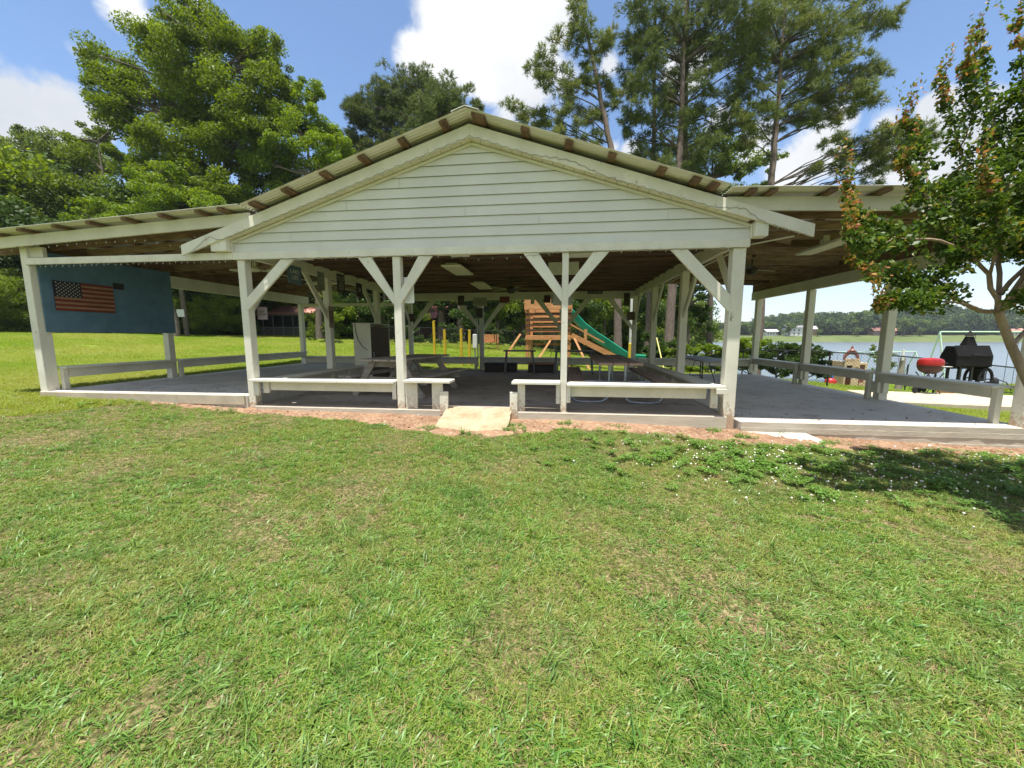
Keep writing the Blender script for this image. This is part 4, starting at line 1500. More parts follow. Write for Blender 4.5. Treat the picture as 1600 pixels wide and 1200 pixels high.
# swing sets
def swingset(label, pA, pB, h, spans, legspread=.75, r=.03, group='mint green swing frames'):
    t = thing('swing_set', label, 'swing set', tuple(pA))
    A_, B_ = Vector(pA), Vector(pB)
    u = (B_ - A_)
    u.z = 0
    L_ = u.length
    u.normalize()
    n = Vector((-u.y, u.x, 0))
    zt = max(A_.z, B_.z) + h
    bar = MB().tube([Vector((A_.x, A_.y, zt)), Vector((B_.x, B_.y, zt))], r * 1.1, 10)
    part(bar, 'top_bar', M_MINT, t, smooth=True)
    for i in range(spans + 1):
        p = A_.lerp(B_, i / spans)
        for s in (-1, 1):
            f = p + n * (s * legspread) - u * .05 * s
            f.z = g1(f.x, f.y)
            part(MB().tube([f, Vector((p.x, p.y, zt - .01))], r, 8), 'leg', M_MINT, t, smooth=True)
    for i in range(spans):
        for q in (.28, .68):
            p = A_.lerp(B_, (i + q) / spans)
            zs = g1(p.x, p.y) + .5
            o = part(MB().tube([p.xy.to_3d() + u * -.22 + Vector((0, 0, zt)), p.xy.to_3d() + u * -.22 + Vector((0, 0, zs))], .008, 5).tube([p.xy.to_3d() + u * .22 + Vector((0, 0, zt)), p.xy.to_3d() + u * .22 + Vector((0, 0, zs))], .008, 5), 'chain', M_BLACK, t)
            c = p.xy.to_3d() + Vector((0, 0, zs))
            part(MB().beam(c - u * .23, c + u * .23, .16, .02, n), 'swing_seat', M_BLACK, o)
    t['group'] = group
    return t


swingset('low mint green swing frame with three leg pairs behind the toy castle', base(1297, 25), base(1434, 26), 2.2, 2)
swingset('tall mint green swing frame rising behind the black smoker', base(1468, 16.5), base(1640, 17), 2.62, 1, .5)

# toy castle playhouse
ca = thing('toy_castle', 'plastic toy castle playhouse in tan and brick red with an arched doorway', 'playhouse')
wl = MB()
# front wall with an arched doorway and windows: columns, arches and panels
wl.box(-.66, -.56, -.3, -.22, 0, .95).box(-.20, -.10, -.3, -.22, 0, .95).box(.14, .22, -.3, -.22, 0, .95)
wl.box(-.56, -.20, -.3, -.22, .80, .95)
wl.box(-.10, .14, -.3, -.22, 0, .35).box(-.10, .14, -.3, -.22, .74, .95)
wl.box(-.02, .03, -.3, -.22, .35, .74)
for i in range(7):
    wl.box(-.66 + i * .125, -.58 + i * .125, -.31, -.21, .952, 1.04)
wl.box(-.66, -.60, -.22, .5, 0, .95)
part(wl, 'wall', M_TAN, ca, bevel=.012)
br = MB().box(.225, .62, -.26, .5, 0, .82)
part(br, 'brick_wall', M_BRICKP, ca, bevel=.012)
part(MB().box(.21, .66, -.30, .52, .822, .90).box(.52, .66, -.30, -.262, 0, .82), 'parapet', M_TAN, ca, bevel=.01)
part(MB().box(.30, .42, -.268, -.262, .45, .68).box(.30, .60, -.275, -.262, .1, .2), 'window', M_TAN, ca)
ar = MB()
for k in range(9):
    a0_, a1_ = math.pi * k / 9, math.pi * (k + 1) / 9
    c0 = Vector((-.28, -.26, 1.0))
    for q in ((a0_, a1_),):
        p = [c0 + Vector((.36 * math.cos(x_), 0, .20 * math.sin(x_))) for x_ in q] + [c0 + Vector((.46 * math.cos(x_), 0, .36 * math.sin(x_))) for x_ in reversed(q)]
        ar.prism(p, (0, .06, 0))
ar.lathe((-.28, -.23, 1.33), [(.16, 0), (.05, .07), (.06, .1), (.0, .2)], 10)
part(ar, 'roof_arch', M_BRICKP, ca)
part(MB().box(-.55, -.21, .1, .14, .15, .75), 'inner_panel', M_BLUEP, ca)
oriented(ca, 1335, 17.3, None, .1)
ca.scale = (.76, .9, 1.28)
tb = thing('toy_ride', 'red and blue plastic ride on toy beside the toy castle', 'toy')
part(MB().lathe((0, 0, .0), [(.2, 0), (.28, .08), (.26, .3), (.14, .42), (.0, .44)], 14, sx=1.3), 'body', M_REDP, tb, smooth=True)
part(MB().tube([(.1, 0, .4), (.0, 0, .7), (-.15, 0, .95)], .05, 8).lathe((-.05, 0, .8), [(.0, -.1), (.14, -.03), (.14, .05), (.0, .12)], 12), 'handle', M_BLUEP, tb, smooth=True)
oriented(tb, 1305, 17.0)
tb.scale = (.62, .62, .8)
b = base(1413, 17.5)
t = thing('timber_post', 'weathered broken timber post standing alone by the fence', 'post', b)
part(MB().tube([b, b + Vector((.03, 0, .8)), b + Vector((.06, 0, 1.62))], [.13, .12, .10], 9), 'trunk', M_GRAYWOOD, t)
part(MB().box(b.x - .08, b.x + .02, b.y - .12, b.y - .09, b.z + 1.5, b.z + 2.0), 'notice', M_WHITE, t)
part(MB().tube([base(1424, 17.5), base(1425, 17.5) + Vector((0, 0, 1.35))], .03, 8), 'stake', M_BLACK, t)

# cedar playset with the green slide (axes: x along the facade)
ps = thing('playset', 'cedar climbing tower with a ladder side, swing beam and long green slide', 'playset')
b0 = base(858, 19.0)
WLOC[ps.name] = Vector((0, 0, 0))
hx_, hy_ = .98, .95
for x in (-hx_, hx_):
    for y in (-hy_, hy_):
        part(MB().box(x - .075, x + .075, y - .075, y + .075, -.1, 2.75), 'post', M_CEDAR, ps, bevel=.01)
part(MB().box(-hx_ - .05, hx_ + .05, -hy_ - .09, hy_ + .09, 1.38, 1.44).box(-hx_ - .1, hx_ + .1, -hy_ - .12, -hy_ - .077, 1.22, 1.37).box(-hx_ - .1, hx_ + .1, hy_ + .077, hy_ + .12, 1.22, 1.37), 'deck', M_CEDAR, ps, bevel=.006)
for y, s in ((-hy_ - .078, -1), (hy_ + .078, 1)):
    f_ = MB()
    for z in (1.62, 1.86, 2.10, 2.36):
        f_.box(-hx_ - .1, hx_ + .1, y, y + s * .03, z, z + .11)
    part(f_, 'railing', M_CEDARSH if s < 0 else M_CEDAR, ps)
# roof balustrade with cut outs
f_ = MB()
f_.box(-hx_ - .13, hx_ + .13, -hy_ - .15, -hy_ - .11, 2.62, 2.76)
for i in range(5):
    x = -hx_ - .13 + i * .47
    f_.box(x, x + .30, -hy_ - .146, -hy_ - .114, 2.762, 3.08)
f_.box(-hx_ - .13, hx_ + .13, -hy_ - .145, -hy_ - .115, 3.082, 3.12)
part(f_, 'balustrade', M_CEDAR, ps, bevel=.006)
f_ = MB().box(-hx_ - .13, hx_ + .13, hy_ + .11, hy_ + .15, 2.62, 3.06)
part(f_, 'balustrade', M_CEDAR, ps)
part(MB().box(-hx_ - .12, -hx_ - .078, -hy_, hy_, 2.5, 2.64).box(hx_ + .078, hx_ + .12, -hy_, hy_, 2.5, 2.64), 'top_beam', M_CEDAR, ps)
for x in (-hx_, hx_):
    s = 1 if x < 0 else -1
    part(MB().beam((x + s * .07, -hy_ - .02, 2.2), (x + s * .4, -hy_ - .02, 2.6), .07, .05, (0, 1, 0)), 'knee_brace', M_CEDAR, ps)
# swing beam side legs
part(MB().beam((-hx_ - .3, -hy_ - .2, 1.5), (-hx_ - 1.3, -hy_ - .9, -.1), .09, .09, (0, 1, 0)), 'leg', M_CEDAR, ps)
part(MB().beam((-hx_ + 1.1, -hy_ - .2, 1.2), (-hx_ + .3, -hy_ - .9, -.1), .09, .09, (0, 1, 0)), 'leg', M_CEDAR, ps)
part(MB().beam((hx_ + .25, -hy_ - .2, 1.3), (hx_ + .95, -hy_ - .9, -.1), .09, .09, (0, 1, 0)), 'leg', M_CEDAR, ps)
part(MB().box(-hx_ + .2, hx_ + .1, .2, .3, .95, 1.06), 'swing_beam', M_CEDAR, ps)
sw_ = part(MB().tube([(.2, .25, .95), (.05, .25, .3)], .012, 6).tube([(.6, .25, .95), (.8, .25, .3)], .012, 6), 'rope', M_BLACK, ps)
part(MB().lathe((.42, .25, .2), [(.34, -.05), (.42, 0), (.34, .05), (.26, 0)], 18), 'tyre_swing', M_TYRE, sw_)
# climbing rails on the lake side and the slide
part(MB().beam((hx_ + .1, -hy_ - .1, 1.45), (hx_ + 2.9, -hy_ - .1, .06), .24, .05, (0, 0, 1)), 'climbing_ramp', M_CEDAR, ps)
part(MB().beam((hx_ + .05, -hy_ - .1, 1.95), (hx_ + 1.6, -hy_ - .1, 1.10), .07, .05, (0, 0, 1)).beam((hx_ + .75, -hy_ - .12, 1.0), (hx_ + .75, -hy_ - .12, 1.72), .14, .05, (1, 0, 0)), 'handrail', M_CEDAR, ps)
part(MB().box(hx_ + 2.75, hx_ + 2.95, -hy_ - .18, -hy_ - .05, -.1, .36), 'stub_post', M_CEDAR, ps)
prof = [(-.3, 2.36), (-.05, 2.42), (.2, 2.36), (.5, 2.05), (.9, 1.62), (1.4, 1.22), (1.9, .90), (2.4, .55), (2.8, .28), (3.15, .17), (3.6, .15)]
for side in (0,):
    sl_ = MB()
    V, Fq = [], []
    cs = [(-.36, .36), (-.29, .40), (-.25, .05), (-.18, -.03), (.18, -.03), (.25, .05), (.29, .40), (.36, .36), (.31, -.06), (.2, -.10), (-.2, -.10), (-.31, -.06)]
    for x, z in prof:
        for y, dz in cs:
            V.append((hx_ - .16 + x * 1.02, -.15 + y - .35, z - .62 + dz + .62))
    nc = len(cs)
    for i in range(len(prof) - 1):
        for k in range(nc):
            Fq.append((i * nc + k, i * nc + (k + 1) % nc, (i + 1) * nc + (k + 1) % nc, (i + 1) * nc + k))
    sl_.add(V, Fq)
    part(sl_, 'slide', M_GREENP, ps, smooth=True)
ps.location = b0
ps.rotation_euler.z = R(-2)

# brown boxes / board visible beyond the black fence
t = thing('cedar_bench', 'orange brown slatted wooden bench just beyond the black fence', 'bench')
part(MB().box(-.55, .25, 0, .05, .45, .95).box(.30, .38, 0, .05, .42, .95).box(.44, .54, 0, .05, .42, .95), 'backrest', M_CEDAR, t)
part(MB().box(-.55, .54, -.42, -.02, .40, .445), 'seat', M_CEDAR, t)
for x in (-.5, .48):
    part(MB().box(x - .04, x + .04, -.4, 0, -.05, .398), 'leg', M_CEDAR, t)
oriented(t, 766, 25.0)

# pole with a white sign
b = base(293, 29)
t = thing('utility_pole', 'grey wooden pole with a small white sign at the edge of the lawn', 'pole', b)
part(MB().tube([b + Vector((0, 0, -.2)), b + Vector((-.12, 0, 3.2)), b + Vector((-.3, 0, 7.5))], [.17, .15, .12], 10), 'shaft', M_BARKD, t)
part(MB().box(b.x - .45, b.x + .15, b.y - .24, b.y - .2, b.z + 1.45, b.z + 2.0), 'notice', M_WHITE, t)

# houses
def house(label, px, d, w, dp, hw, hr, rot, mats, px_w=None):
    t = thing('house', label, 'house')
    mwall, mroof = mats
    wb = part(MB().box(-w / 2, w / 2, 0, dp, -.4, hw), 'wall', mwall, t)
    e = .5
    part(MB().prism([(-w / 2 - e, -e - .2, hw - .02), (-w / 2 - e, dp / 2, hw + hr), (-w / 2 - e, dp + e, hw - .02), (-w / 2 - e, dp + e, hw + .14), (-w / 2 - e, dp / 2, hw + hr + .17), (-w / 2 - e, -e - .2, hw + .14)], (w + 2 * e, 0, 0)), 'roof', mroof, t)
    b = base(px, d)
    t.location = b
    t.rotation_euler.z = rot
    return t


hs = house('low screened porch house with a faded red roof in the shade behind the lawn', 452, 44, 7.6, 5, 2.4, .95, R(14), (M_HOUSEW, M_REDROOF))
M_PT = plain('porch_trim', (.36, .37, .36), .6)
for i in range(7):
    x = -3.7 + i * 1.05
    f_ = part(MB().box(x - .04, x + .04, -.07, -.01, .0, 2.38).box(x - .04, x + 1.01, -.07, -.012, 2.24, 2.34).box(x - .04, x + 1.01, -.07, -.012, .92, 1.0), 'window', M_PT, hs)
    part(MB().box(x + .041, x + 1.009, -.03, -.004, 1.0, 2.24), 'screen', M_SCREEN, f_)
    if i in (0, 1):
        part(MB().beam((x + .05, -.05, .1), (x + .98, -.05, .9), .05, .02, (0, 1, 0)).beam((x + .05, -.03, .9), (x + .98, -.03, .1), .05, .018, (0, 1, 0)), 'lattice', M_PT, f_)
hs2 = house('brick house with a red roof half hidden behind the pine trunk', 690, 42, 9.5, 6, 2.2, 1.5, R(4), (M_BRICK, surf('bright_red_roof', (.52, .14, .10), (.64, .22, .17), 4, .7)))
for i in range(4):
    x = -3.6 + i * 2.2
    f_ = part(MB().box(x, x + 1.0, -.06, -.005, .7, 1.9), 'window', M_WHITE, hs2)
    part(MB().box(x + .08, x + .92, -.075, -.062, .78, 1.82), 'pane', M_GLASS, f_)

def shore_d(px, off):
    """forward distance at which photo column px stands 'off' metres behind the far shoreline"""
    for d in np.arange(200, 420, .5):
        p = at(px, 525, d)
        if p.y - (232 + .11 * p.x) > off:
            return float(d)
    return 400.0


for lab, px, d, w, dp, hw, hr, rot, m_, floors in (('white two storey house on the far lakeshore', 1244, 262, 19, 8, 7, 2.0, R(5), (plain('far_white', (.7, .7, .7), .6), plain('far_grey_roof', (.2, .2, .2), .7)), 2),
                                            ('red house with a pale roof next to the white house across the lake', 1266, 268, 11, 8, 5.5, 3, R(-8), (M_BRICK, plain('far_pale_roof', (.45, .4, .38), .7)), 2),
                                            ('red roofed house across the lake near the fourth outer post', 1392, 270, 11, 8, 4.5, 3, R(3), (M_BRICK, M_REDROOF), 1),
                                            ('small brown roofed house across the lake left of the tall post', 1372, 272, 9, 7, 4, 3, R(3), (plain('far_brown', (.22, .14, .11), .8), plain('far_brown_roof', (.2, .1, .08), .8)), 1),
                                            ('low red roofed house across the lake beyond the crape myrtle trunk', 1590, 262, 17, 8, 4, 2.5, R(12), (plain('far_cream', (.5, .45, .4), .7), M_REDROOF), 1),
                                            ('tiny white house low on the far shore behind the hedge', 1206, 258, 12, 6, 3.5, 2, R(8), (plain('far_white_b', (.66, .66, .64), .6), plain('far_white_roof', (.6, .6, .6), .6)), 1)):
    w, dp, hw, hr = w * .62, dp * .7, hw * .72, hr * .7
    h_ = house(lab, px, shore_d(px, 19 + d % 5), w, dp, hw, hr, rot, m_)
    for fl_ in range(floors):
        for i in range(4):
            x = -w / 2 + w * (i + .3) / 4
            z = .7 + fl_ * 2.2
            f_ = part(MB().box(x, x + 1.1, -.12, -.01, z, z + 1.2), 'window', plain('far_trim', (.55, .55, .55), .6), h_)
            part(MB().box(x + .1, x + 1.0, -.15, -.121, z + .1, z + 1.1), 'pane', M_GLASS, f_)

# ================================================================== TREES


def unit(n):
    v = rng.normal(0, 1, (n, 3))
    return v / np.linalg.norm(v, axis=1)[:, None]


def leaf_quads(P, size, up_bias=.5, aspect=.55, outward=None):
    """a folded diamond leaf at every point of P"""
    n = len(P)
    s = size * rng.uniform(.65, 1.3, n)[:, None]
    nrm = unit(n)
    nrm[:, 2] += up_bias
    if outward is not None:
        nrm += outward * .5
    nrm /= np.linalg.norm(nrm, axis=1)[:, None] + 1e-9
    a = unit(n)
    a -= nrm * np.sum(a * nrm, 1)[:, None]
    a /= np.linalg.norm(a, axis=1)[:, None] + 1e-9
    b = np.cross(nrm, a)
    v0 = P - a * s
    v2 = P + a * s
    v1 = P + b * s * aspect + nrm * s * .18
    v3 = P - b * s * aspect + nrm * s * .18
    V = np.stack([v0, v1, v2, v3], 1).reshape(-1, 3)
    Fq = np.arange(4 * n).reshape(n, 4)
    return V, Fq


def lobe_points(c, r, n, sub=9, subr=.36, flat=.72):
    """leaf positions: sub-clumps scattered through the outer part of an ellipsoid lobe, so sky shows between them"""
    c = np.asarray(c, float)
    r = np.asarray(r, float)
    d = unit(sub)
    d[:, 2] = np.where(d[:, 2] < -.5, -d[:, 2] * .6, d[:, 2])
    cc = c + d * r * rng.uniform(.35, .95, (sub, 1))
    rr = r * subr * rng.uniform(.7, 1.35, (sub, 1))
    k = rng.integers(0, sub, n)
    q = unit(n) * (rng.uniform(0, 1, n) ** .45)[:, None]
    q[:, 2] *= flat
    out = cc[k] + q * rr[k]
    return out, q, cc, k


M_LEAF1 = leafmat('oak_leaf', [(0, (.08, .13, .013)), (.5, (.135, .20, .02)), (.85, (.19, .26, .03)), (1, (.25, .32, .04))], .45)
M_LEAF2 = leafmat('bright_leaf', [(0, (.10, .17, .014)), (.5, (.155, .24, .022)), (1, (.24, .32, .038))], .45)
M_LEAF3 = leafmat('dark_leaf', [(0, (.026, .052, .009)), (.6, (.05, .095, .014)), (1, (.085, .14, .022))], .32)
M_LEAF4 = leafmat('pale_leaf', [(0, (.09, .14, .026)), (.5, (.135, .195, .036)), (1, (.19, .25, .055))], .4)
M_PINE = leafmat('pine_needles', [(0, (.09, .12, .03)), (.5, (.14, .18, .046)), (.9, (.19, .21, .06)), (1, (.25, .20, .07))], .34, .5)
M_PINE2 = leafmat('pine_needles_dark', [(0, (.065, .095, .025)), (.6, (.105, .142, .037)), (1, (.15, .18, .052))], .32, .5)
M_CRLEAF = leafmat('crape_leaf', [(0, (.035, .075, .012)), (.45, (.07, .13, .019)), (.68, (.12, .19, .028)), (.80, (.25, .22, .04)), (.91, (.42, .23, .065)), (1, (.36, .15, .10))], .4, .42, .25)


def limbs(mb, trunk, targets, r0, seg=5):
    """tapered limbs from the trunk line to the targets"""
    tp = [Vector(p) for p in trunk]
    for tgt in targets:
        tgt = Vector(tgt)
        # start lower on the trunk than the target
        best = min(range(len(tp)), key=lambda i: abs(tp[i].z - (tgt.z - .45 * (tgt.xy - tp[i].xy).length)))
        p0 = tp[best]
        L_ = (tgt - p0).length
        pts = []
        for i in range(seg + 1):
            f = i / seg
            p = p0.lerp(tgt, f)
            p += Vector((random.uniform(-1, 1), random.uniform(-1, 1), random.uniform(-.3, 1))) * (.05 * L_ * math.sin(math.pi * f))
            pts.append(p)
        mb.tube(pts, [r0 * (1 - .8 * i / seg) for i in range(seg + 1)], 6, False)


def broad_tree(name, label, base_p, d, lobes, mat, leaf=.2, dens=1.0, depth=1.0, group=None, trunk_r=.3, barkm=None, sub=10, lean=0.0, cat='tree'):
    """lobes: (px, py, radius in photo px, depth offset m) -> real ellipsoids round the trunk"""
    bp = Vector(base_p)
    root = thing(name, label, cat, tuple(bp), group)
    Ps, Ts, Os, tips = [], [], [], []
    for lb in lobes:
        px, py, rp = lb[:3]
        off = lb[3] if len(lb) > 3 else random.uniform(-1, 1) * rp * d / F * .6
        c = at(px, py, d + off)
        r = rp * (d + off) / F
        leaf_ = leaf * .52
        n = int(dens * 8.0 * (r / leaf_) ** 2)
        P, q, cc, k = lobe_points(c, (r, r * depth, r * .9), n, sub)
        tn = rng.uniform(0, .8, sub)[k] * .55 + rng.uniform(0, 1, n) * .45
        Ps.append(P)
        Os.append(q)
        Ts.append(tn)
        tips += [Vector(x) for x in cc[: max(2, sub // 3)]]
    P = np.vstack(Ps)
    V, Fq = leaf_quads(P, leaf * .52, .45, .55, np.vstack(Os))
    me = np_mesh('crown', V, Fq, np.concatenate(Ts))
    put(me, 'crown', mat, root)
    top = Vector(np.mean([at(l[0], l[1], d) for l in lobes], axis=0).tolist())
    zmax = max(at(l[0], l[1] - l[2] * .4, d).z for l in lobes)
    tr = []
    for i in range(8):
        f = i / 7
        z = bp.z - .3 + (zmax - bp.z) * .92 * f
        tr.append(Vector((bp.x + (top.x - bp.x) * f ** 1.5, bp.y + (top.y - bp.y) * f ** 1.5, z)) + Vector((random.uniform(-.15, .15), random.uniform(-.15, .15), 0)) * (i > 0))
    mb = MB().tube(tr, [trunk_r * (1.25 if i == 0 else 1) * (1 - .85 * i / 7) for i in range(8)], 9)
    part(mb, 'trunk', barkm or M_BARKD, root, smooth=True)
    lm = MB()
    limbs(lm, tr, tips, trunk_r * .32)
    part(lm, 'limbs', barkm or M_BARKD, root, smooth=True)
    return root


def needle_tufts(P, axis, L_=.24, nn=13, w=.016):
    """a brush of needles at each point, opening along the twig axis"""
    n = len(P)
    V = []
    T = []
    base_ = np.repeat(P, nn, 0)
    ax = np.repeat(axis, nn, 0)
    dv = unit(n * nn) * .95 + ax * .75
    dv[:, 2] += .18
    dv /= np.linalg.norm(dv, axis=1)[:, None]
    ln = L_ * rng.uniform(.7, 1.2, n * nn)[:, None]
    b = base_ + ax * rng.uniform(-.14, .10, n * nn)[:, None]
    s = np.cross(dv, unit(n * nn))
    s /= np.linalg.norm(s, axis=1)[:, None] + 1e-9
    tip = b + dv * ln
    tip[:, 2] -= ln[:, 0] * .12
    V = np.stack([b - s * w, b + s * w, tip], 1).reshape(-1, 3)
    Fq = np.arange(3 * n * nn).reshape(-1, 3)
    return V, Fq


def pine_tree(name, label, trunk_px, d, lobes, mat, L_=.26, per=1.0, nn=13, w=.016, r0=.28, group=None, limb_r=.05, extra_limbs=()):
    """trunk_px: photo points along the trunk from the ground up (with depth offsets); lobes as in broad_tree"""
    tr = []
    for i, t_ in enumerate(trunk_px):
        px, py = t_[:2]
        off = t_[2] if len(t_) > 2 else 0
        p = at(px, py, d + off)
        tr.append(p)
    b = tr[0]
    gz = g1(b.x, b.y)
    tr[0] = Vector((b.x, b.y, gz - .3))
    root = thing(name, label, 'tree', (b.x, b.y, gz), group)
    N_ = len(tr) - 1
    fine = []
    for i in range(N_):
        for k in range(3):
            fine.append(tr[i].lerp(tr[i + 1], k / 3) + Vector((random.uniform(-.04, .04), random.uniform(-.04, .04), 0)) * (i + k > 0))
    fine.append(tr[-1])
    nf = len(fine) - 1
    part(MB().tube(fine, [r0 * (1.25 if i == 0 else 1) * (1 - .82 * i / nf) for i in range(nf + 1)], 10), 'trunk', M_BARK, root, smooth=True)
    P, A_, T = [], [], []
    tips = []
    for lb in lobes:
        px, py, rp = lb[:3]
        off = lb[3] if len(lb) > 3 else random.uniform(-1, 1) * rp * d / F * .8
        c = np.array(at(px, py, d + off))
        r = rp * (d + off) / F
        nsub = max(4, int(10.5 * per * (r / .8) ** 1.3))
        dirs = unit(nsub)
        cc = c + dirs * r * rng.uniform(.2, .95, (nsub, 1))
        for q in cc:
            m = max(6, int(14 * per))
            rr = .42 * max(.75, min(1.5, r / 1.2))
            pts = q + unit(m) * rr * (rng.uniform(0, 1, m) ** .5)[:, None] * np.array([1, 1, .62])
            ax = (pts - c) * .5 + (pts - q)
            ax[:, 2] += .35 * rr
            ax /= np.linalg.norm(ax, axis=1)[:, None] + 1e-9
            P.append(pts)
            A_.append(ax)
            T.append(np.full(m, rng.uniform(0, .75)))
        tips += [Vector(x) for x in cc[: max(1, nsub // 7)]]
    P = np.vstack(P)
    A_ = np.vstack(A_)
    T = np.concatenate(T) + rng.uniform(0, .25, len(P))
    V, Fq = needle_tufts(P, A_, L_, nn, w)
    me = np_mesh('crown', V, Fq, np.repeat(T, nn))
    put(me, 'crown', mat, root)
    lm = MB()
    limbs(lm, fine, tips, limb_r * .75)
    for pts, rr in extra_limbs:
        lm.tube([at(*q) for q in pts], [rr * (1 - .7 * i / (len(pts) - 1)) for i in range(len(pts))], 7, False)
    part(lm, 'limbs', M_LIMB, root, smooth=True)
    return root


# --- the tall pines behind the lakeside half of the roof
pine_tree('pine_tree', 'slender pine with a bent bare stem, standing alone between the gable and the big pines',
          [(966, 545), (964, 400), (957, 240), (946, 195), (936, 140), (925, 85), (914, 40), (906, -10)], 23.0,
          [(905, 15, 22), (915, 45, 30), (895, 60, 24), (940, 70, 22), (925, 90, 24), (955, 62, 16), (870, 60, 14), (850, 95, 22), (830, 100, 12), (868, 120, 26), (845, 125, 20), (890, 135, 28), (920, 125, 22), (945, 135, 22), (960, 160, 20), (900, 165, 20), (920, 175, 20),
           (940, 180, 16), (800, 165, 14), (822, 178, 18), (850, 182, 22), (880, 190, 24), (905, 205, 16), (930, 215, 14), (870, 210, 22), (900, 228, 20), (840, 200, 20), (885, 235, 22), (920, 240, 14), (815, 190, 12)],
          M_PINE, L_=.27, per=.95, r0=.24, limb_r=.06)
pine_tree('pine_tree', 'big dense pine with a straight dark trunk, flag side one of the two largest',
          [(1044, 560), (1052, 420), (1060, 300), (1064, 200), (1066, 100), (1072, 0), (1080, -120)], 23.5,
          [(1060, -40, 60), (1010, 0, 40), (1100, 0, 50), (1140, 10, 45), (1040, 40, 40), (1090, 50, 45), (1000, 50, 32), (1150, 60, 45), (1020, 80, 34), (1075, 90, 36), (1125, 95, 40), (990, 100, 26), (1170, 100, 36), (1010, 130, 34), (1050, 135, 30), (1100, 140, 34), (985, 135, 18), (1150, 150, 32),
           (1000, 170, 28), (1040, 180, 34), (1085, 185, 30), (1130, 190, 28), (980, 190, 20), (1010, 215, 30), (1050, 225, 30), (1100, 230, 30), (1000, 245, 20), (1035, 255, 24), (1075, 260, 26), (1180, 40, 30), (985, 70, 18)],
          M_PINE2, L_=.28, per=1.0, r0=.30, limb_r=.08)
pine_tree('pine_tree', 'big spreading pine beside the lake with long low limbs reaching over the lakeside wing',
          [(1182, 560), (1190, 450), (1200, 330), (1207, 270), (1212, 200), (1218, 130), (1224, 40), (1232, -100)], 23.0,
          [(1230, -30, 60), (1290, -20, 50), (1190, 10, 45), (1330, 20, 36), (1250, 30, 40), (1300, 50, 40), (1215, 55, 36), (1355, 35, 26), (1385, 30, 20), (1395, 25, 14), (1180, 80, 36), (1260, 85, 36), (1320, 85, 34), (1225, 110, 32), (1290, 115, 34), (1350, 105, 26), (1375, 115, 16), (1170, 130, 30), (1250, 140, 30),
           (1310, 140, 34), (1345, 140, 26), (1290, 165, 30), (1330, 165, 26), (1250, 175, 26), (1200, 160, 30), (1360, 155, 16), (1160, 180, 26), (1210, 195, 26), (1270, 190, 22), (1310, 185, 18), (1175, 215, 22), (1300, 220, 20), (1330, 232, 26), (1370, 215, 26), (1400, 210, 28), (1385, 240, 28), (1420, 225, 24), (1345, 250, 24), (1410, 250, 24), (1310, 262, 14), (1370, 265, 24), (1440, 205, 20), (1450, 230, 18), (1270, 262, 14)],
          M_PINE, L_=.28, per=1.0, r0=.27, limb_r=.07,
          extra_limbs=(([(1203, 300, 23), (1240, 285, 23.2), (1290, 245, 23.3), (1330, 235, 23.4), (1380, 232, 23.4)], .085), ([(1200, 330, 23), (1250, 275, 22.7), (1290, 258, 22.6), (1340, 240, 22.6)], .07)))
pine_tree('pine_tree', 'round topped pine behind the gable, nearer the leafy tree', [(690, 540), (690, 420), (682, 300), (675, 200), (668, 120)], 36,
          [(620, 145, 40), (660, 140, 36), (590, 165, 36), (640, 175, 44), (610, 205, 40), (665, 195, 36), (570, 190, 30), (560, 225, 36), (600, 245, 40), (640, 240, 40), (580, 280, 40), (550, 170, 20), (625, 280, 40), (550, 260, 30)], M_PINE2, L_=.38, per=1.15, w=.022, r0=.36, limb_r=.08)
pine_tree('pine_tree', 'broad pine just behind the gable peak', [(722, 540), (718, 400), (708, 280), (700, 180), (695, 130)], 34,
          [(690, 145, 34), (715, 165, 34), (670, 175, 36), (735, 190, 24), (700, 200, 40), (665, 220, 36), (725, 225, 30), (690, 245, 40), (750, 165, 8), (745, 195, 16), (655, 270, 40), (700, 280, 36)], M_PINE2, L_=.36, per=1.1, w=.022, r0=.34, limb_r=.08)
for px, lab in ((1012, 'dark pine trunk seen between two lakeside inner posts'), (1063, 'leaning pine trunk close to the hedge')):
    pine_tree('pine_tree', lab, [(px, 560), (px + 4, 420), (px + 8, 250), (px + 12, 60), (px + 14, -140)], 26,
              [(px + 10, -60, 50), (px - 20, 20, 30), (px + 40, 60, 30), (px, 110, 26), (px + 30, 170, 22)], M_PINE2, L_=.28, per=.8, r0=.26, limb_r=.06)

# --- broadleaf trees
broad_tree('broadleaf_tree', 'tallest leafy tree, wide bright green crown rising over the flag side wing', base(365, 36), 30,
           [(330, 70, 62), (280, 60, 52), (385, 95, 55), (250, 100, 55), (320, 130, 62), (180, 110, 46), (225, 165, 58), (160, 130, 34), (380, 160, 56), (300, 190, 60), (420, 130, 36), (430, 200, 46), (250, 230, 50), (350, 240, 60), (200, 215, 40), (420, 260, 50), (290, 280, 50), (240, 60, 30), (300, 30, 30), (260, 30, 22), (410, 75, 30), (180, 180, 34), (350, 190, 50), (270, 160, 44), (400, 230, 40), (240, 270, 44), (340, 290, 44), (440, 160, 36), (370, 200, 46), (430, 110, 24), (200, 140, 40), (310, 240, 46)],
           M_LEAF1, .19, 1.1, group=None, trunk_r=.36, sub=15)
broad_tree('broadleaf_tree', 'bright leafy tree between the tallest tree and the round topped pine', base(500, 31), 31,
           [(495, 150, 22), (475, 195, 36), (515, 210, 30), (500, 250, 42), (460, 240, 40), (525, 270, 30), (480, 290, 44), (520, 310, 34), (440, 290, 40), (450, 190, 38), (535, 240, 32), (540, 300, 36), (470, 150, 26), (460, 330, 40), (420, 280, 44), (500, 220, 40), (400, 330, 44)], M_LEAF2, .17, 1.0, trunk_r=.28)
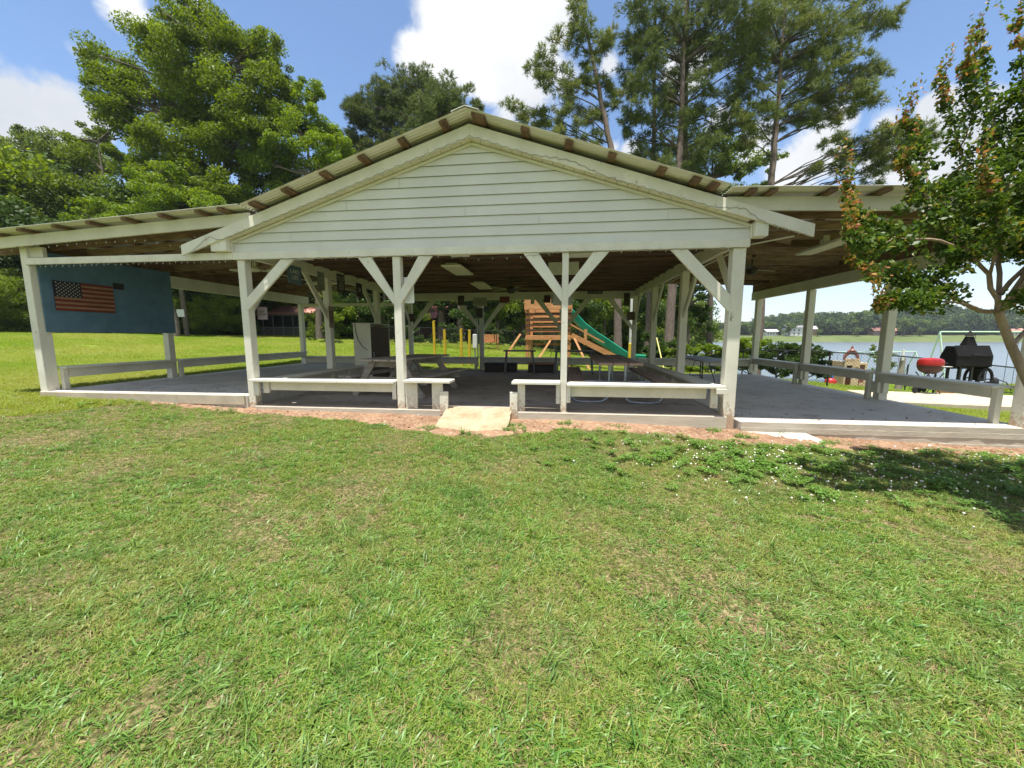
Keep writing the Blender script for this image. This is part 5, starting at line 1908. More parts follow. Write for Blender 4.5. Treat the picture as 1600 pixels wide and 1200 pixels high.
broad_tree('broadleaf_tree', 'pale green leafy tree at the left edge of the lawn, top lit by the sky', base(60, 40), 40,
           [(30, 240, 44), (80, 235, 34), (10, 290, 50), (70, 290, 52), (120, 280, 40), (30, 340, 50), (90, 345, 50), (-40, 300, 60), (130, 235, 24), (-40, 240, 50), (-100, 290, 60), (0, 390, 50), (90, 400, 46), (45, 215, 20), (150, 270, 40), (110, 250, 34), (160, 340, 40), (20, 440, 40), (80, 450, 40), (-10, 260, 40)], M_LEAF4, .24, 1.0, trunk_r=.4)
broad_tree('broadleaf_tree', 'mid green leafy tree directly behind the blue board', base(190, 34), 34,
           [(170, 250, 44), (210, 280, 44), (130, 310, 44), (180, 320, 50), (240, 310, 46), (110, 360, 40), (160, 390, 50), (220, 380, 50), (150, 210, 22), (115, 225, 20), (100, 300, 30), (190, 205, 24)], M_LEAF1, .2, 1.0, trunk_r=.3)
broad_tree('broadleaf_tree', 'low yellow green leafy tree just behind the flag side wing roof', base(275, 27), 27,
           [(230, 290, 34), (270, 275, 30), (255, 320, 40), (300, 310, 34), (150, 330, 30), (135, 355, 30), (190, 350, 34), (330, 330, 30), (220, 350, 40)], M_LEAF2, .16, .95, trunk_r=.22)
broad_tree('broadleaf_tree', 'dark leafy tree under the tallest tree', base(390, 34), 34,
           [(360, 320, 50), (420, 320, 50), (300, 350, 50), (380, 370, 50), (460, 350, 46), (330, 400, 50), (420, 410, 50), (480, 400, 40), (270, 400, 50)], M_LEAF3, .22, 1.0, trunk_r=.32)
broad_tree('broadleaf_tree', 'light green leafy tree filling the gap below the two big pines', base(1110, 30), 30,
           [(1110, 220, 36), (1150, 240, 34), (1080, 250, 34), (1120, 265, 36), (1170, 270, 30), (1050, 275, 30), (1200, 255, 24), (1090, 300, 40), (1140, 310, 40), (1180, 305, 30), (1160, 200, 22), (1000, 270, 34), (1020, 310, 40)], M_LEAF4, .2, .85, trunk_r=.28)
broad_tree('broadleaf_tree', 'dark drooping leafy tree between the lakeside inner posts against the sky', base(1072, 25), 25,
           [(1085, 430, 26), (1100, 455, 18), (1075, 460, 26), (1085, 490, 26), (1100, 510, 18), (1070, 500, 28), (1060, 440, 24), (1050, 400, 30), (1090, 390, 26), (1115, 430, 8), (1045, 470, 26), (1105, 485, 10)], M_LEAF3, .13, .95, trunk_r=.2)

# understory along the back of the lawn: each its own tree, all in shade
ul = ['under the utility pole side of the lawn', 'just right of the utility pole', 'between the utility pole and the porch house', 'beside the porch house gable', 'in front of the porch house end', 'over the porch house roof',
      'between the porch house and the cabinet', 'behind the white cabinet', 'behind the third flag side post', 'left of the thick pine trunk', 'right of the thick pine trunk', 'behind the yellow poles', 'behind the middle rear post', 'left of the cedar playset',
      'behind the cedar playset', 'behind the green slide top', 'behind the green slide foot', 'behind the lakeside rear post']
upx = [255, 300, 340, 385, 520, 470, 560, 600, 620, 655, 715, 745, 780, 815, 865, 905, 945, 985]
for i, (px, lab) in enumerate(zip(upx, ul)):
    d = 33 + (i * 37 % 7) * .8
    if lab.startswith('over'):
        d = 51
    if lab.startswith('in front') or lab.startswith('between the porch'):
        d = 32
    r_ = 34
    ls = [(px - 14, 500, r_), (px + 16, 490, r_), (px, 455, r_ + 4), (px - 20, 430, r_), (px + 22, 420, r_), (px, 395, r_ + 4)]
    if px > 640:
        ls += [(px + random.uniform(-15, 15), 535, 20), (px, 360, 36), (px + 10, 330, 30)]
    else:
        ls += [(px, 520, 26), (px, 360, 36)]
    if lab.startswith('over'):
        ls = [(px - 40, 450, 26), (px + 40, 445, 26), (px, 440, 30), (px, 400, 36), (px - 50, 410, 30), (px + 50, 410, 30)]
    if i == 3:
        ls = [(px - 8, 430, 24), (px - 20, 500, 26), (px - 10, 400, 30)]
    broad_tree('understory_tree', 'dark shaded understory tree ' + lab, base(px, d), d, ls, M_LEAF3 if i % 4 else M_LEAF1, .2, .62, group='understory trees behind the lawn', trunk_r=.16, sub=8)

# shrubs
def shrub(name, label, px, d, lobes, mat, leaf=.12, dens=1.0, group=None):
    return broad_tree(name, label, base(px, d), d, lobes, mat, leaf, dens, group=group, trunk_r=.05, sub=9, cat='shrub')


shrub('shrub', 'bright yellow green shrub at the left edge of the lawn', 20, 37, [(0, 480, 34), (40, 470, 28), (20, 500, 34), (60, 500, 26), (-30, 495, 36), (80, 480, 20)], M_LEAF2, .2)
shrub('shrub', 'green shrub at the lawn edge just left of the outer wing post', 105, 36, [(100, 490, 30), (130, 500, 26), (80, 505, 24)], M_LEAF1, .2, group='shrubs at the lawn edge')
shrub('shrub', 'dark clipped looking shrub in front of the porch house end', 520, 27, [(505, 545, 14), (530, 540, 18), (555, 545, 16)], M_LEAF3, .14)
shrub('shrub', 'dark shrub below the lattice of the porch house', 455, 28.5, [(440, 538, 9), (465, 540, 10), (485, 536, 10)], M_LEAF3, .13)
for i, (px, lab) in enumerate(((640, 'left of the thick pine trunk'), (700, 'between the first two yellow poles'), (760, 'behind the middle rear post'), (830, 'left of the playset'), (930, 'below the green slide'))):
    shrub('shrub', 'dark shrub behind the black fence ' + lab, px, 29, [(px - 18, 540, 16), (px + 14, 536, 18), (px, 520, 18)], M_LEAF3, .15, .8, group='shrubs behind the black fence')
def hedge_lobes(x0, x1, ytop, n, seed):
    r_ = random.Random(seed)
    out = []
    for i in range(n):
        x = x0 + (x1 - x0) * (i + r_.random()) / n
        top = ytop + r_.uniform(-3, 8)
        for y in (top + 10, top + 26, top + 42):
            out.append((x + r_.uniform(-4, 4), y + r_.uniform(-4, 4), r_.uniform(12, 17)))
    return out


shrub('shrub', 'bright green hedge bush between the lakeside inner posts', 1112, 19.5, hedge_lobes(1076, 1142, 535, 5, 1), M_LEAF2, .09, 1.5)
shrub('shrub', 'bright green hedge bush right of the lakeside corner post', 1170, 19, hedge_lobes(1146, 1196, 524, 4, 2), M_LEAF2, .09, 1.5)
shrub('shrub', 'dark green hedge bush between the last two outer posts of the lakeside wing', 1220, 18, hedge_lobes(1198, 1246, 534, 4, 3), M_LEAF3, .09, 1.6)
shrub('shrub', 'dark green hedge bush just left of the toy castle', 1265, 18.5, hedge_lobes(1244, 1292, 540, 4, 4), M_LEAF3, .09, 1.6)
shrub('shrub', 'airy pinkish shrub behind the toy castle', 1378, 18.5, [(1372, 560, 14), (1385, 550, 12), (1380, 575, 13), (1368, 545, 8), (1392, 570, 8)], M_LEAF4, .07, .8)
shrub('shrub', 'dark shrub at the foot of the slide', 1020, 21, [(1010, 560, 20), (1030, 545, 22), (1015, 530, 16), (1040, 560, 20), (1050, 540, 16)], M_LEAF3, .11, 2.0)
shrub('shrub', 'mid green low shrub by the slanted rod', 1050, 18.5, [(1045, 568, 13), (1062, 562, 16), (1052, 552, 12), (1070, 550, 14)], M_LEAF1, .09, 2.0)

# --- crape myrtle in front of the lakeside wing
def crape():
    K = .74
    b = Vector((4.82, 3.92, g1(4.82, 3.92)))

    def at(px, py, d, _at=globals()['at']):
        return _at(px, py, d * K)

    root = thing('crape_myrtle', 'crape myrtle with dark glossy leaves and reddish new tips in front of the lakeside wing', 'tree', tuple(b))
    fork = at(1560, 488, 4.95)
    low = at(1630, 640, 4.9)
    tk = MB()
    trunk = [b + Vector((0, 0, -.1)), b.lerp(low, .5) + Vector((.05, 0, 0)), low, at(1603, 590, 4.93), at(1580, 540, 4.95), fork]
    tk.tube(trunk, [.054, .048, .042, .038, .035, .032], 10)
    part(tk, 'trunk', M_CRAPE, root, smooth=True)
    lm = MB()
    tips = []                                        # (points of shoot)

    def branch(pts, r):
        pts = [at(*p) for p in pts]
        fine = []
        for i in range(len(pts) - 1):
            for k in range(3):
                fine.append(pts[i].lerp(pts[i + 1], k / 3) + Vector([random.uniform(-.012, .012) for _ in range(3)]))
        fine.append(pts[-1])
        n = len(fine) - 1
        r = r * .72
        lm.tube(fine, [max(.003, r * (1 - .85 * i / n)) for i in range(n + 1)], 6, False)
        tips.append(fine)
    branch([(1560, 488, 4.95), (1520, 482, 4.9), (1470, 455, 4.9), (1420, 440, 5.0), (1370, 430, 5.2), (1330, 405, 5.3)], .03)
    branch([(1530, 480, 4.9), (1480, 470, 4.7), (1430, 470, 4.6), (1390, 465, 4.6), (1375, 480, 4.6)], .018)
    branch([(1560, 488, 4.95), (1545, 430, 4.9), (1500, 380, 4.8), (1460, 330, 4.9), (1430, 280, 5.0), (1410, 250, 5.0)], .032)
    branch([(1500, 385, 4.8), (1450, 375, 4.7), (1400, 370, 4.7), (1360, 350, 4.8), (1335, 335, 4.9), (1325, 290, 5.0)], .02)
    branch([(1400, 370, 4.7), (1370, 385, 4.6), (1340, 375, 4.6), (1325, 360, 4.7)], .012)
    branch([(1460, 330, 4.9), (1440, 250, 5.2), (1430, 210, 5.3), (1415, 190, 5.3)], .016)
    branch([(1560, 488, 4.95), (1560, 400, 5.1), (1530, 310, 5.2), (1500, 230, 5.3), (1480, 170, 5.4), (1468, 130, 5.4)], .03)
    branch([(1560, 400, 5.1), (1570, 300, 5.0), (1555, 210, 5.1), (1540, 120, 5.2), (1530, 60, 5.2)], .03)
    branch([(1570, 300, 5.0), (1600, 220, 4.9), (1600, 130, 4.9), (1590, 40, 4.9)], .024)
    branch([(1560, 460, 4.95), (1620, 400, 4.8), (1660, 300, 4.7), (1680, 200, 4.7), (1690, 100, 4.7)], .03)
    branch([(1600, 430, 4.9), (1640, 420, 4.4), (1690, 380, 4.2), (1750, 330, 4.2)], .022)
    branch([(1580, 540, 5.1), (1640, 480, 5.4), (1700, 440, 5.6), (1780, 380, 5.8)], .028)
    branch([(1545, 430, 4.9), (1560, 380, 4.5), (1560, 330, 4.3), (1540, 280, 4.2)], .02)
    branch([(1530, 310, 5.2), (1490, 300, 5.5), (1450, 300, 5.7), (1420, 310, 5.8)], .015)
    branch([(1500, 230, 5.3), (1520, 190, 5.0), (1520, 130, 4.9), (1510, 100, 4.9)], .012)
    branch([(1560, 488, 4.95), (1590, 470, 4.6), (1640, 470, 4.2), (1700, 480, 4.0)], .012)
    # leafy clumps along the outer two thirds of every branch plus the body of the crown
    P, T, Tip = [], [], []
    for f in tips:
        n = len(f)
        for i in range(int(n * .35), n):
            c = np.array(f[i])
            end = i / (n - 1)
            m = int(125 * (1 - .45 * end))
            rr = .16 * (1.15 - .75 * end)
            q = unit(m) * (rng.uniform(0, 1, m) ** .6)[:, None] * rr
            P.append(c + q)
            T.append(rng.uniform(0, .80, m) if end < .86 else rng.uniform(.45, 1.0, m))
    body = [(1720, 240, 80, 4.0), (1790, 330, 90, 3.8), (1860, 250, 90, 4.0), (1720, 120, 70, 4.2), (1680, 330, 60, 4.1), (1800, 180, 80, 4.4), (1650, 280, 50, 4.3), (1540, 300, 60, 5.0), (1580, 260, 50, 5.0), (1500, 320, 45, 5.0), (1560, 350, 50, 4.8), (1520, 370, 40, 4.9), (1480, 300, 34, 5.1), (1590, 200, 40, 5.0), (1470, 400, 30, 4.9), (1450, 430, 30, 4.9), (1420, 450, 24, 4.9), (1400, 420, 24, 4.9), (1500, 420, 28, 4.9),
            (1450, 350, 26, 4.9), (1640, 300, 60, 4.7), (1660, 380, 50, 4.6), (1700, 300, 70, 4.8), (1610, 400, 40, 4.8), (1720, 400, 60, 5.2), (1650, 200, 50, 4.8), (1420, 320, 18, 5.0), (1440, 270, 20, 5.1), (1530, 230, 26, 5.2), (1570, 160, 22, 5.0), (1390, 390, 20, 4.7), (1365, 440, 16, 5.1), (1750, 300, 60, 5.0), (1590, 340, 46, 5.6), (1540, 400, 30, 5.7), (1480, 350, 30, 5.8), (1480, 455, 18, 4.7), (1405, 475, 14, 4.6), (1436, 478, 15, 4.6)]
    for px, py, rp, d in body:
        r = rp * d * K / F
        m = int(900 * (r / .35) ** 2)
        p, q, cc, k = lobe_points(at(px, py, d), (r, r, r), m, 7, .45, .8)
        P.append(p)
        T.append(rng.uniform(0, .82, m) * .7 + rng.uniform(0, .3, 7)[k])
    for q in ((3.95, 2.9, 2.7), (4.4, 3.2, 2.9), (4.75, 2.7, 3.0), (4.35, 2.45, 2.6), (5.0, 3.4, 3.3), (4.9, 3.0, 2.4), (5.3, 2.6, 2.9), (4.6, 3.6, 3.4), (5.4, 3.6, 2.7)):
        p, q_, cc, k = lobe_points(q, (.55, .55, .45), 2600, 8, .45, .8)
        P.append(p)
        T.append(rng.uniform(0, .82, 2600) * .7 + rng.uniform(0, .3, 8)[k])
        e = Vector(q)
        m_ = fork.lerp(e, .5) + Vector((.1, 0, .25))
        lm.tube([fork, m_, e], [.022, .014, .004], 6, False)
    P = np.vstack(P)
    T = np.clip(np.concatenate(T), 0, 1)
    V, Fq = leaf_quads(P, .026, .4, .55)
    # upright sprays of new leaves at the tips
    me = np_mesh('crown', V, Fq, T)
    put(me, 'crown', M_CRLEAF, root)
    P, T = [], []
    for f in tips:
        c = np.array(f[-1])
        for k in range(random.randint(4, 7)):
            dirv = np.array([random.uniform(-.45, .45), random.uniform(-.3, .3), 1.0])
            dirv /= np.linalg.norm(dirv)
            L_ = random.uniform(.12, .42)
            m = 26
            t = np.linspace(0, 1, m)[:, None]
            P.append(c + rng.normal(0, .02, 3) + dirv * t * L_ + rng.normal(0, .016, (m, 3)))
            T.append(rng.uniform(.5, 1, m))
    V, Fq = leaf_quads(np.vstack(P), .022, .2, .5)
    put(np_mesh('new_leaves', V, Fq, np.concatenate(T)), 'new_leaves', M_CRLEAF, root)
    part(lm, 'limbs', M_CRAPE, root, smooth=True)
    return root


crape()

# ================================================================== MASSES: far forest, back woods, grass


def proto_tree(i, mat, leaf, n):
    P, T, Q = [], [], []
    for k in range(7):
        c = (random.uniform(-.22, .22), random.uniform(-.22, .22), random.uniform(.32, .78))
        p, q, cc, kk = lobe_points(c, (.26, .26, .24), n // 7, 8, .45)
        P.append(p)
        Q.append(q)
        T.append(rng.uniform(0, .6, 8)[kk] + rng.uniform(0, .4, len(p)))
    V, Fq = leaf_quads(np.vstack(P), leaf, .5, .6, np.vstack(Q))
    me = np_mesh('tree_kind', V, Fq, np.concatenate(T))
    me.materials.append(mat)
    return bpy.data.objects.new('tree_kind', me)


def scatter(name, label, cat, P, scale, rot, idx, protos):
    """one object made of points; geometry nodes put a prototype on each point"""
    n = len(P)
    me = bpy.data.meshes.new(name)
    me.vertices.add(n)
    me.vertices.foreach_set('co', np.asarray(P, np.float32).ravel())
    a = me.attributes.new('psize', 'FLOAT', 'POINT')
    a.data.foreach_set('value', np.asarray(scale, np.float32))
    a = me.attributes.new('prot', 'FLOAT_VECTOR', 'POINT')
    a.data.foreach_set('vector', np.asarray(rot, np.float32).ravel())
    a = me.attributes.new('pidx', 'INT', 'POINT')
    a.data.foreach_set('value', np.asarray(idx, np.int32))
    o = bpy.data.objects.new(name, me)
    C.objects.link(o)
    tag(o, label, cat, kind='stuff')
    ng = bpy.data.node_groups.new(name + '_nodes', 'GeometryNodeTree')
    ng.interface.new_socket('Geometry', in_out='INPUT', socket_type='NodeSocketGeometry')
    ng.interface.new_socket('Geometry', in_out='OUTPUT', socket_type='NodeSocketGeometry')
    N, L = ng.nodes, ng.links
    gi, go = N.new('NodeGroupInput'), N.new('NodeGroupOutput')
    j = N.new('GeometryNodeJoinGeometry')
    for p in reversed(protos):
        oi = N.new('GeometryNodeObjectInfo')
        oi.inputs['Object'].default_value = p
        oi.inputs['As Instance'].default_value = True
        L.new(oi.outputs['Geometry'], j.inputs[0])
    ip = N.new('GeometryNodeInstanceOnPoints')
    ip.inputs['Pick Instance'].default_value = True

    def attr(nm, ty):
        q = N.new('GeometryNodeInputNamedAttribute')
        q.data_type = ty
        q.inputs['Name'].default_value = nm
        return q.outputs['Attribute']
    e = N.new('FunctionNodeEulerToRotation')
    L.new(attr('prot', 'FLOAT_VECTOR'), e.inputs[0])
    L.new(e.outputs[0], ip.inputs['Rotation'])
    L.new(attr('psize', 'FLOAT'), ip.inputs['Scale'])
    L.new(attr('pidx', 'INT'), ip.inputs['Instance Index'])
    L.new(gi.outputs[0], ip.inputs['Points'])
    L.new(j.outputs[0], ip.inputs['Instance'])
    L.new(ip.outputs[0], go.inputs[0])
    md = o.modifiers.new('scatter', 'NODES')
    md.node_group = ng
    return o


def rots(n, tilt=.08):
    return np.column_stack([rng.normal(0, tilt, n), rng.normal(0, tilt, n), rng.uniform(0, 2 * np.pi, n)])


M_FAR = [leafmat('far_leaf_%d' % i, c, .25, .7, .1) for i, c in enumerate((
    [(0, (.055, .10, .038)), (1, (.105, .16, .058))], [(0, (.040, .075, .034)), (1, (.075, .12, .05))], [(0, (.09, .145, .034)), (1, (.15, .21, .055))], [(0, (.03, .06, .028)), (1, (.055, .095, .042))], [(0, (.075, .115, .05)), (1, (.12, .165, .075))]))]
protoF = [proto_tree(i, m, .045, 1500) for i, m in enumerate(M_FAR)]
# far shore
n = 3000
X = rng.uniform(60, 420, n)
off = 27 + 95 * rng.uniform(0, 1, n) ** 1.2
Y = 232 + .11 * X + off
P = np.column_stack([X, Y, G(X, Y) - .6])
sc = rng.uniform(6.5, 15, n) * (1 + .15 * np.sin(X * .07)) * (.55 + .45 * sstep(90, 210, X))
k = rng.choice([0, 1, 2, 3, 4], n, p=[.3, .28, .1, .18, .14])
scatter('far_forest', 'wooded hills along the far shore of the lake', 'forest', P, sc, rots(n), k, protoF)
# shore bushes and bright trees in front of the far forest: countable ones
for px, d, h, lab in ((1340, 255, 6.0, 'bright round bush on the far shore beside the brown roofed house'), (1412, 256, 12.5, 'bright lone tree on the far shore right of the fourth outer post'), (1437, 252, 6, 'small round tree standing on the far grass bank'), (1232, 256, 9, 'bright tree left of the white house across the lake'), (1278, 256, 5, 'bush right of the red house across the lake')):
    b = base(px, shore_d(px, 14 + h % 5))
    t = thing('shore_tree', lab, 'tree', tuple(b), 'trees on the far shore')
    o = put(protoF[2].data, 'crown', None, t)
    o.location = (0, 0, -.08 * h)
    o.scale = (h, h, h)
    part(MB().tube([b + Vector((0, 0, -.5)), b + Vector((0, 0, h * .6))], .3, 6), 'trunk', M_BARKD, t)
# back woods behind the lawn
protoW = [proto_tree(i, m, .0125, 15000) for i, m in enumerate((M_LEAF3, M_LEAF1, M_LEAF4))]
def open_view(p):
    # the two houses stand in clearings that open towards the lawn
    f_ = -p.x * math.sin(YAW) + p.y * math.cos(YAW)
    l_ = p.x * math.cos(YAW) + p.y * math.sin(YAW)
    c_ = 800 + F * l_ / max(f_, 1)
    return (385 < c_ < 515 and f_ < 56) or (640 < c_ < 735 and f_ < 53)


pts = []
while len(pts) < 330:
    a = random.uniform(-78, 16)
    d = random.uniform(44, 80)
    p = Vector((0, 0, 0)) + d * Vector((math.sin(R(a) - .0), math.cos(R(a)), 0))
    if p.x > 12 and p.y < 48 or open_view(p):
        continue
    pts.append((p.x, p.y))
pts = np.array(pts)
P = np.column_stack([pts, G(pts[:, 0], pts[:, 1]) - .8])
dd = np.hypot(pts[:, 0], pts[:, 1])
sc = np.where(pts[:, 0] < -22, 13.5, 11.5) * rng.uniform(.8, 1.15, len(P)) * np.clip(dd / 52, .85, 1.1)
low = []
while len(low) < 190:
    a = random.uniform(-86, 14)
    d = random.uniform(41, 47)
    p = d * Vector((math.sin(R(a)), math.cos(R(a)), 0))
    if open_view(p):
        continue
    low.append((p.x, p.y))
low = np.array(low)
P = np.vstack([P, np.column_stack([low, G(low[:, 0], low[:, 1]) - .9])])
sc = np.concatenate([sc, rng.uniform(3.5, 5.5, len(low))])
scatter('back_woods', 'dark woods behind the lawn and the houses', 'forest', P, sc, rots(len(P)), rng.choice([0, 1, 2], len(P), p=[.6, .3, .1]), protoW)


# --- grass
def blades(n, spread, lmin, lmax, w, lean, mat, bend=.6, seg=3, flat=0.0):
    V, Fq, T = [], [], []
    for i in range(n):
        a = random.uniform(0, 2 * math.pi)
        rr = spread * math.sqrt(random.random())
        p = np.array([rr * math.cos(a), rr * math.sin(a), -.004])
        h = random.uniform(0, 2 * math.pi)
        dv = np.array([math.cos(h), math.sin(h), 0])
        sd = np.array([-dv[1], dv[0], 0])
        L_ = random.uniform(lmin, lmax)
        el = math.pi / 2 - abs(random.gauss(lean, .25))
        ww = w * random.uniform(.7, 1.2)
        b = len(V)
        tt = random.random()
        for s in range(seg + 1):
            f = s / seg
            V += [p - sd * ww * (1 - f ** 1.6) * .5, p + sd * ww * (1 - f ** 1.6) * .5 + np.array([0, 0, ww * .15])]
            e = el - bend * f * 1.5
            p = p + (dv * math.cos(e) + np.array([0, 0, math.sin(e)])) * L_ / seg
            if p[2] < .004:
                p[2] = .004 + .004 * random.random()
        for s in range(seg):
            Fq.append((b + 2 * s, b + 2 * s + 1, b + 2 * s + 3, b + 2 * s + 2))
            T.append(tt)
    me = np_mesh('tuft', np.array(V), np.array(Fq), T)
    me.materials.append(mat)
    return bpy.data.objects.new('tuft', me)


DRY = (.24, .19, .07)
M_GR1 = leafmat('grass_fine', [(0, (.075, .15, .017)), (.4, (.145, .25, .028)), (.8, (.235, .345, .045)), (.94, (.34, .37, .09)), (1, (.46, .37, .17))], .34, .5, .3, ((.34, .29, .10), 1.0, .42), ((.52, .74, .62), 1.9, .9))
M_GR2 = leafmat('grass_broad', [(0, (.08, .185, .032)), (.6, (.155, .295, .052)), (1, (.27, .40, .09))], .34, .42, .4, ((.34, .29, .10), .9, .15), ((.6, .8, .7), 1.5, .8))
M_GRF = leafmat('grass_far', [(0, (.14, .225, .022)), (.6, (.20, .30, .030)), (1, (.27, .35, .05))], .4, .55, .2, ((.30, .33, .07), .22, .9))
M_CLV = leafmat('clover_leaf', [(0, (.10, .21, .034)), (1, (.17, .30, .055))], .36, .5, .25)


def clover(n, spread):
    P = []
    for i in range(n):
        a, rr = random.uniform(0, 6.283), spread * math.sqrt(random.random())
        c = np.array([rr * math.cos(a), rr * math.sin(a), random.uniform(.03, .075)])
        t0 = random.uniform(0, 6)
        for k in range(3):
            P.append(c + .011 * np.array([math.cos(t0 + k * 2.094), math.sin(t0 + k * 2.094), 0]))
    P = np.array(P)
    V, Fq = leaf_quads(P, .011, 3.0, .85)
    me = np_mesh('tuft', V, Fq, rng.uniform(0, 1, len(P)))
    me.materials.append(M_CLV)
    return bpy.data.objects.new('tuft', me)


protoG = [blades(20, .038, .028, .062, .0052, .85, M_GR1, .7), blades(18, .042, .025, .055, .0050, 1.05, M_GR1, .5), blades(10, .035, .045, .10, .0085, 1.0, M_GR2, .6, 4), blades(9, .035, .035, .08, .0080, 1.2, M_GR2, .4, 4),
          blades(12, .05, .03, .07, .0034, 1.4, M_STRAW, .3), blades(34, .12, .04, .085, .009, .7, M_GRF, .5, 2), blades(30, .12, .04, .09, .010, .8, M_GRF, .6, 2), clover(22, .07), blades(6, .025, .09, .17, .006, .6, M_GR2, .7, 4)]


def fbm(x, y, s, seed):
    r_ = np.random.default_rng(seed)
    out = np.zeros_like(x)
    for k in range(5):
        a = r_.uniform(0, 6.28)
        f = s * 1.7 ** k
        out += np.sin((x * math.cos(a) + y * math.sin(a)) * f + r_.uniform(0, 6)) * np.sin((-x * math.sin(a) + y * math.cos(a)) * f * 1.1 + r_.uniform(0, 6)) / 1.5 ** k
    return out


def wedge(n, r0, r1, a0=-64, a1=64):
    a = np.radians(rng.uniform(a0, a1, n)) - YAW
    r = np.sqrt(rng.uniform(r0 * r0, r1 * r1, n))
    return r * np.sin(a), r * np.cos(a)


def keep_mask(x, y):
    m = np.ones(len(x), bool)
    m &= ~((x > -9.74) & (x < 6.76) & (y > 6.11) & (y < 13.85))
    e = clay_y(x) + .05 * np.sin(x * 9)
    m &= ~((x > -7.6) & (x < 8) & (y > e) & (y < 6.2) & (rng.uniform(0, 1, len(x)) > .02))
    m &= ~((x > -1.86) & (x < -.68) & (y > 5.32) & (y < 6.3))
    # grill pad
    px_, py_ = np.array(ppad).T
    ins = np.ones(len(x), bool)
    for i in range(4):
        ax_, ay_ = ppad[i]
        bx_, by_ = ppad[(i + 1) % 4]
        ins &= ((bx_ - ax_) * (y - ay_) - (by_ - ay_) * (x - ax_)) > 0
    m &= ~ins
    z = G(x, y)
    m &= z > -2.15
    return m, z


gp, gs_, gi_ = [], [], []


def sow(n, r0, r1, kinds, probs, smin, smax, patchy=0.0, seed=1, cond=None, a0=-64, a1=64):
    x, y = wedge(n, r0, r1, a0, a1)
    m, z = keep_mask(x, y)
    if patchy:
        m &= (fbm(x, y, 1.6, seed) + rng.normal(0, .5, len(x))) > -1.2 + patchy
    if cond is not None:
        m &= cond(x, y)
    x, y, z = x[m], y[m], z[m]
    gp.append(np.column_stack([x, y, z]))
    gs_.append(rng.uniform(smin, smax, len(x)))
    gi_.append(rng.choice(kinds, len(x), p=probs))


def area(r0, r1, da=128):
    return math.radians(da) * (r1 * r1 - r0 * r0) / 2


for r0, r1, dn in ((.5, 2.2, 1050), (2.2, 4.0, 760), (4.0, 6.6, 480), (6.6, 9.5, 260)):
    n = int(area(r0, r1) * dn * 1.15)
    sow(n, r0, r1, [0, 1], [.6, .4], .7, 1.2, .08, 3)
    sow(int(n * .38), r0, r1, [2, 3], [.45, .55], .7, 1.25, .4, 5)
    sow(int(n * .2), r0, r1, [4], [1], .7, 1.2)
    sow(int(n * .05), r0, r1, [8], [1], .6, 1.1, 1.2, 9)
clov = lambda x, y: ((np.exp(-((x - 2.6) / 1.9) ** 2 - ((y - 4.75) / .75) ** 2) + .8 * np.exp(-((x - 6.5) / 2.5) ** 2 - ((y - 5.0) / 1.0) ** 2) + .5 * np.exp(-((x + 9.5) / 1.6) ** 2 - ((y - 5.8) / .6) ** 2)) > rng.uniform(.05, .9, len(x)))
sow(int(area(3, 10) * 55), 3, 10, [7], [1], .8, 1.25, cond=clov)
sow(int(area(9.5, 20) * 95), 9.5, 20, [5, 6], [.5, .5], .8, 1.3, a0=-60, a1=60)
sow(int(area(20, 46) * 30), 20, 46, [5, 6], [.5, .5], 1.3, 2.2, a0=-60, a1=60)
P = np.vstack(gp)
n = len(P)
scatter('lawn_grass', 'coarse patchy lawn grass with dry straw and clover', 'grass', P, np.concatenate(gs_), rots(n, .1), np.concatenate(gi_), protoG)
print('grass points', n)


# clover heads
def head():
    mb = MB().tube([(0, 0, 0), (.004, 0, .05)], .0014, 4)
    mb.lathe((.004, 0, .045), [(.002, 0), (.0105, .004), (.0125, .010), (.009, .017), (.002, .020)], 8)
    o = mb.build('flower', surf('clover_white', (.62, .60, .50), (.78, .76, .68), 200, .8))
    C.objects.unlink(o)
    return o


hd = head()
x, y = wedge(int(area(3, 10) * 75), 3, 10)
m, z = keep_mask(x, y)
m &= clov(x, y)
P = np.column_stack([x, y, z])[m]
scatter('clover_flowers', 'small white clover heads dotted through the grass by the clay strip', 'flowers', P, rng.uniform(.5, .95, len(P)), rots(len(P), .25), np.zeros(len(P), int), [hd])

# weeds standing up at the edge of the clay and the ramp
wd = []
for cx, cy, n in ((-.60, 5.55, 30), (-.62, 5.75, 16), (.12, 5.88, 18), (-1.9, 5.45, 14), (2.35, 5.95, 18), (2.7, 5.72, 26), (3.85, 5.72, 16), (-1.3, 5.3, 14), (1.0, 5.85, 8), (-5.6, 5.9, 10), (3.3, 6.02, 5)):
    for i in range(n):
        wd.append((cx + random.gauss(0, .09), cy + random.gauss(0, .05)))
wd = np.array(wd)
P = np.column_stack([wd, G(wd[:, 0], wd[:, 1]) + .02])
scatter('weeds', 'weeds sprouting round the ramp and the clay', 'weeds', P, rng.uniform(.7, 1.1, len(P)), rots(len(P), .2), rng.choice([0, 1], len(P)), [blades(12, .02, .06, .13, .007, .6, M_GR2, .5, 4), blades(7, .02, .03, .08, .012, .9, M_CLV, .5, 3)])

# pebbles and crumbs of clay on the bare strip, dry leaves blown against the slabs


def pebble(seed, mat):
    r_ = random.Random(seed)
    mb = MB().lathe((0, 0, 0), [(.0, -.4), (.7, -.25), (1.0, .05), (.75, .4), (.3, .6), (.0, .62)], 7, sx=r_.uniform(.8, 1.3), sy=r_.uniform(.7, 1.1))
    mb.v = [(x * r_.uniform(.85, 1.15), y * r_.uniform(.85, 1.15), z) for x, y, z in mb.v]
    o = mb.build('pebble', mat, smooth=True)
    C.objects.unlink(o)
    return o


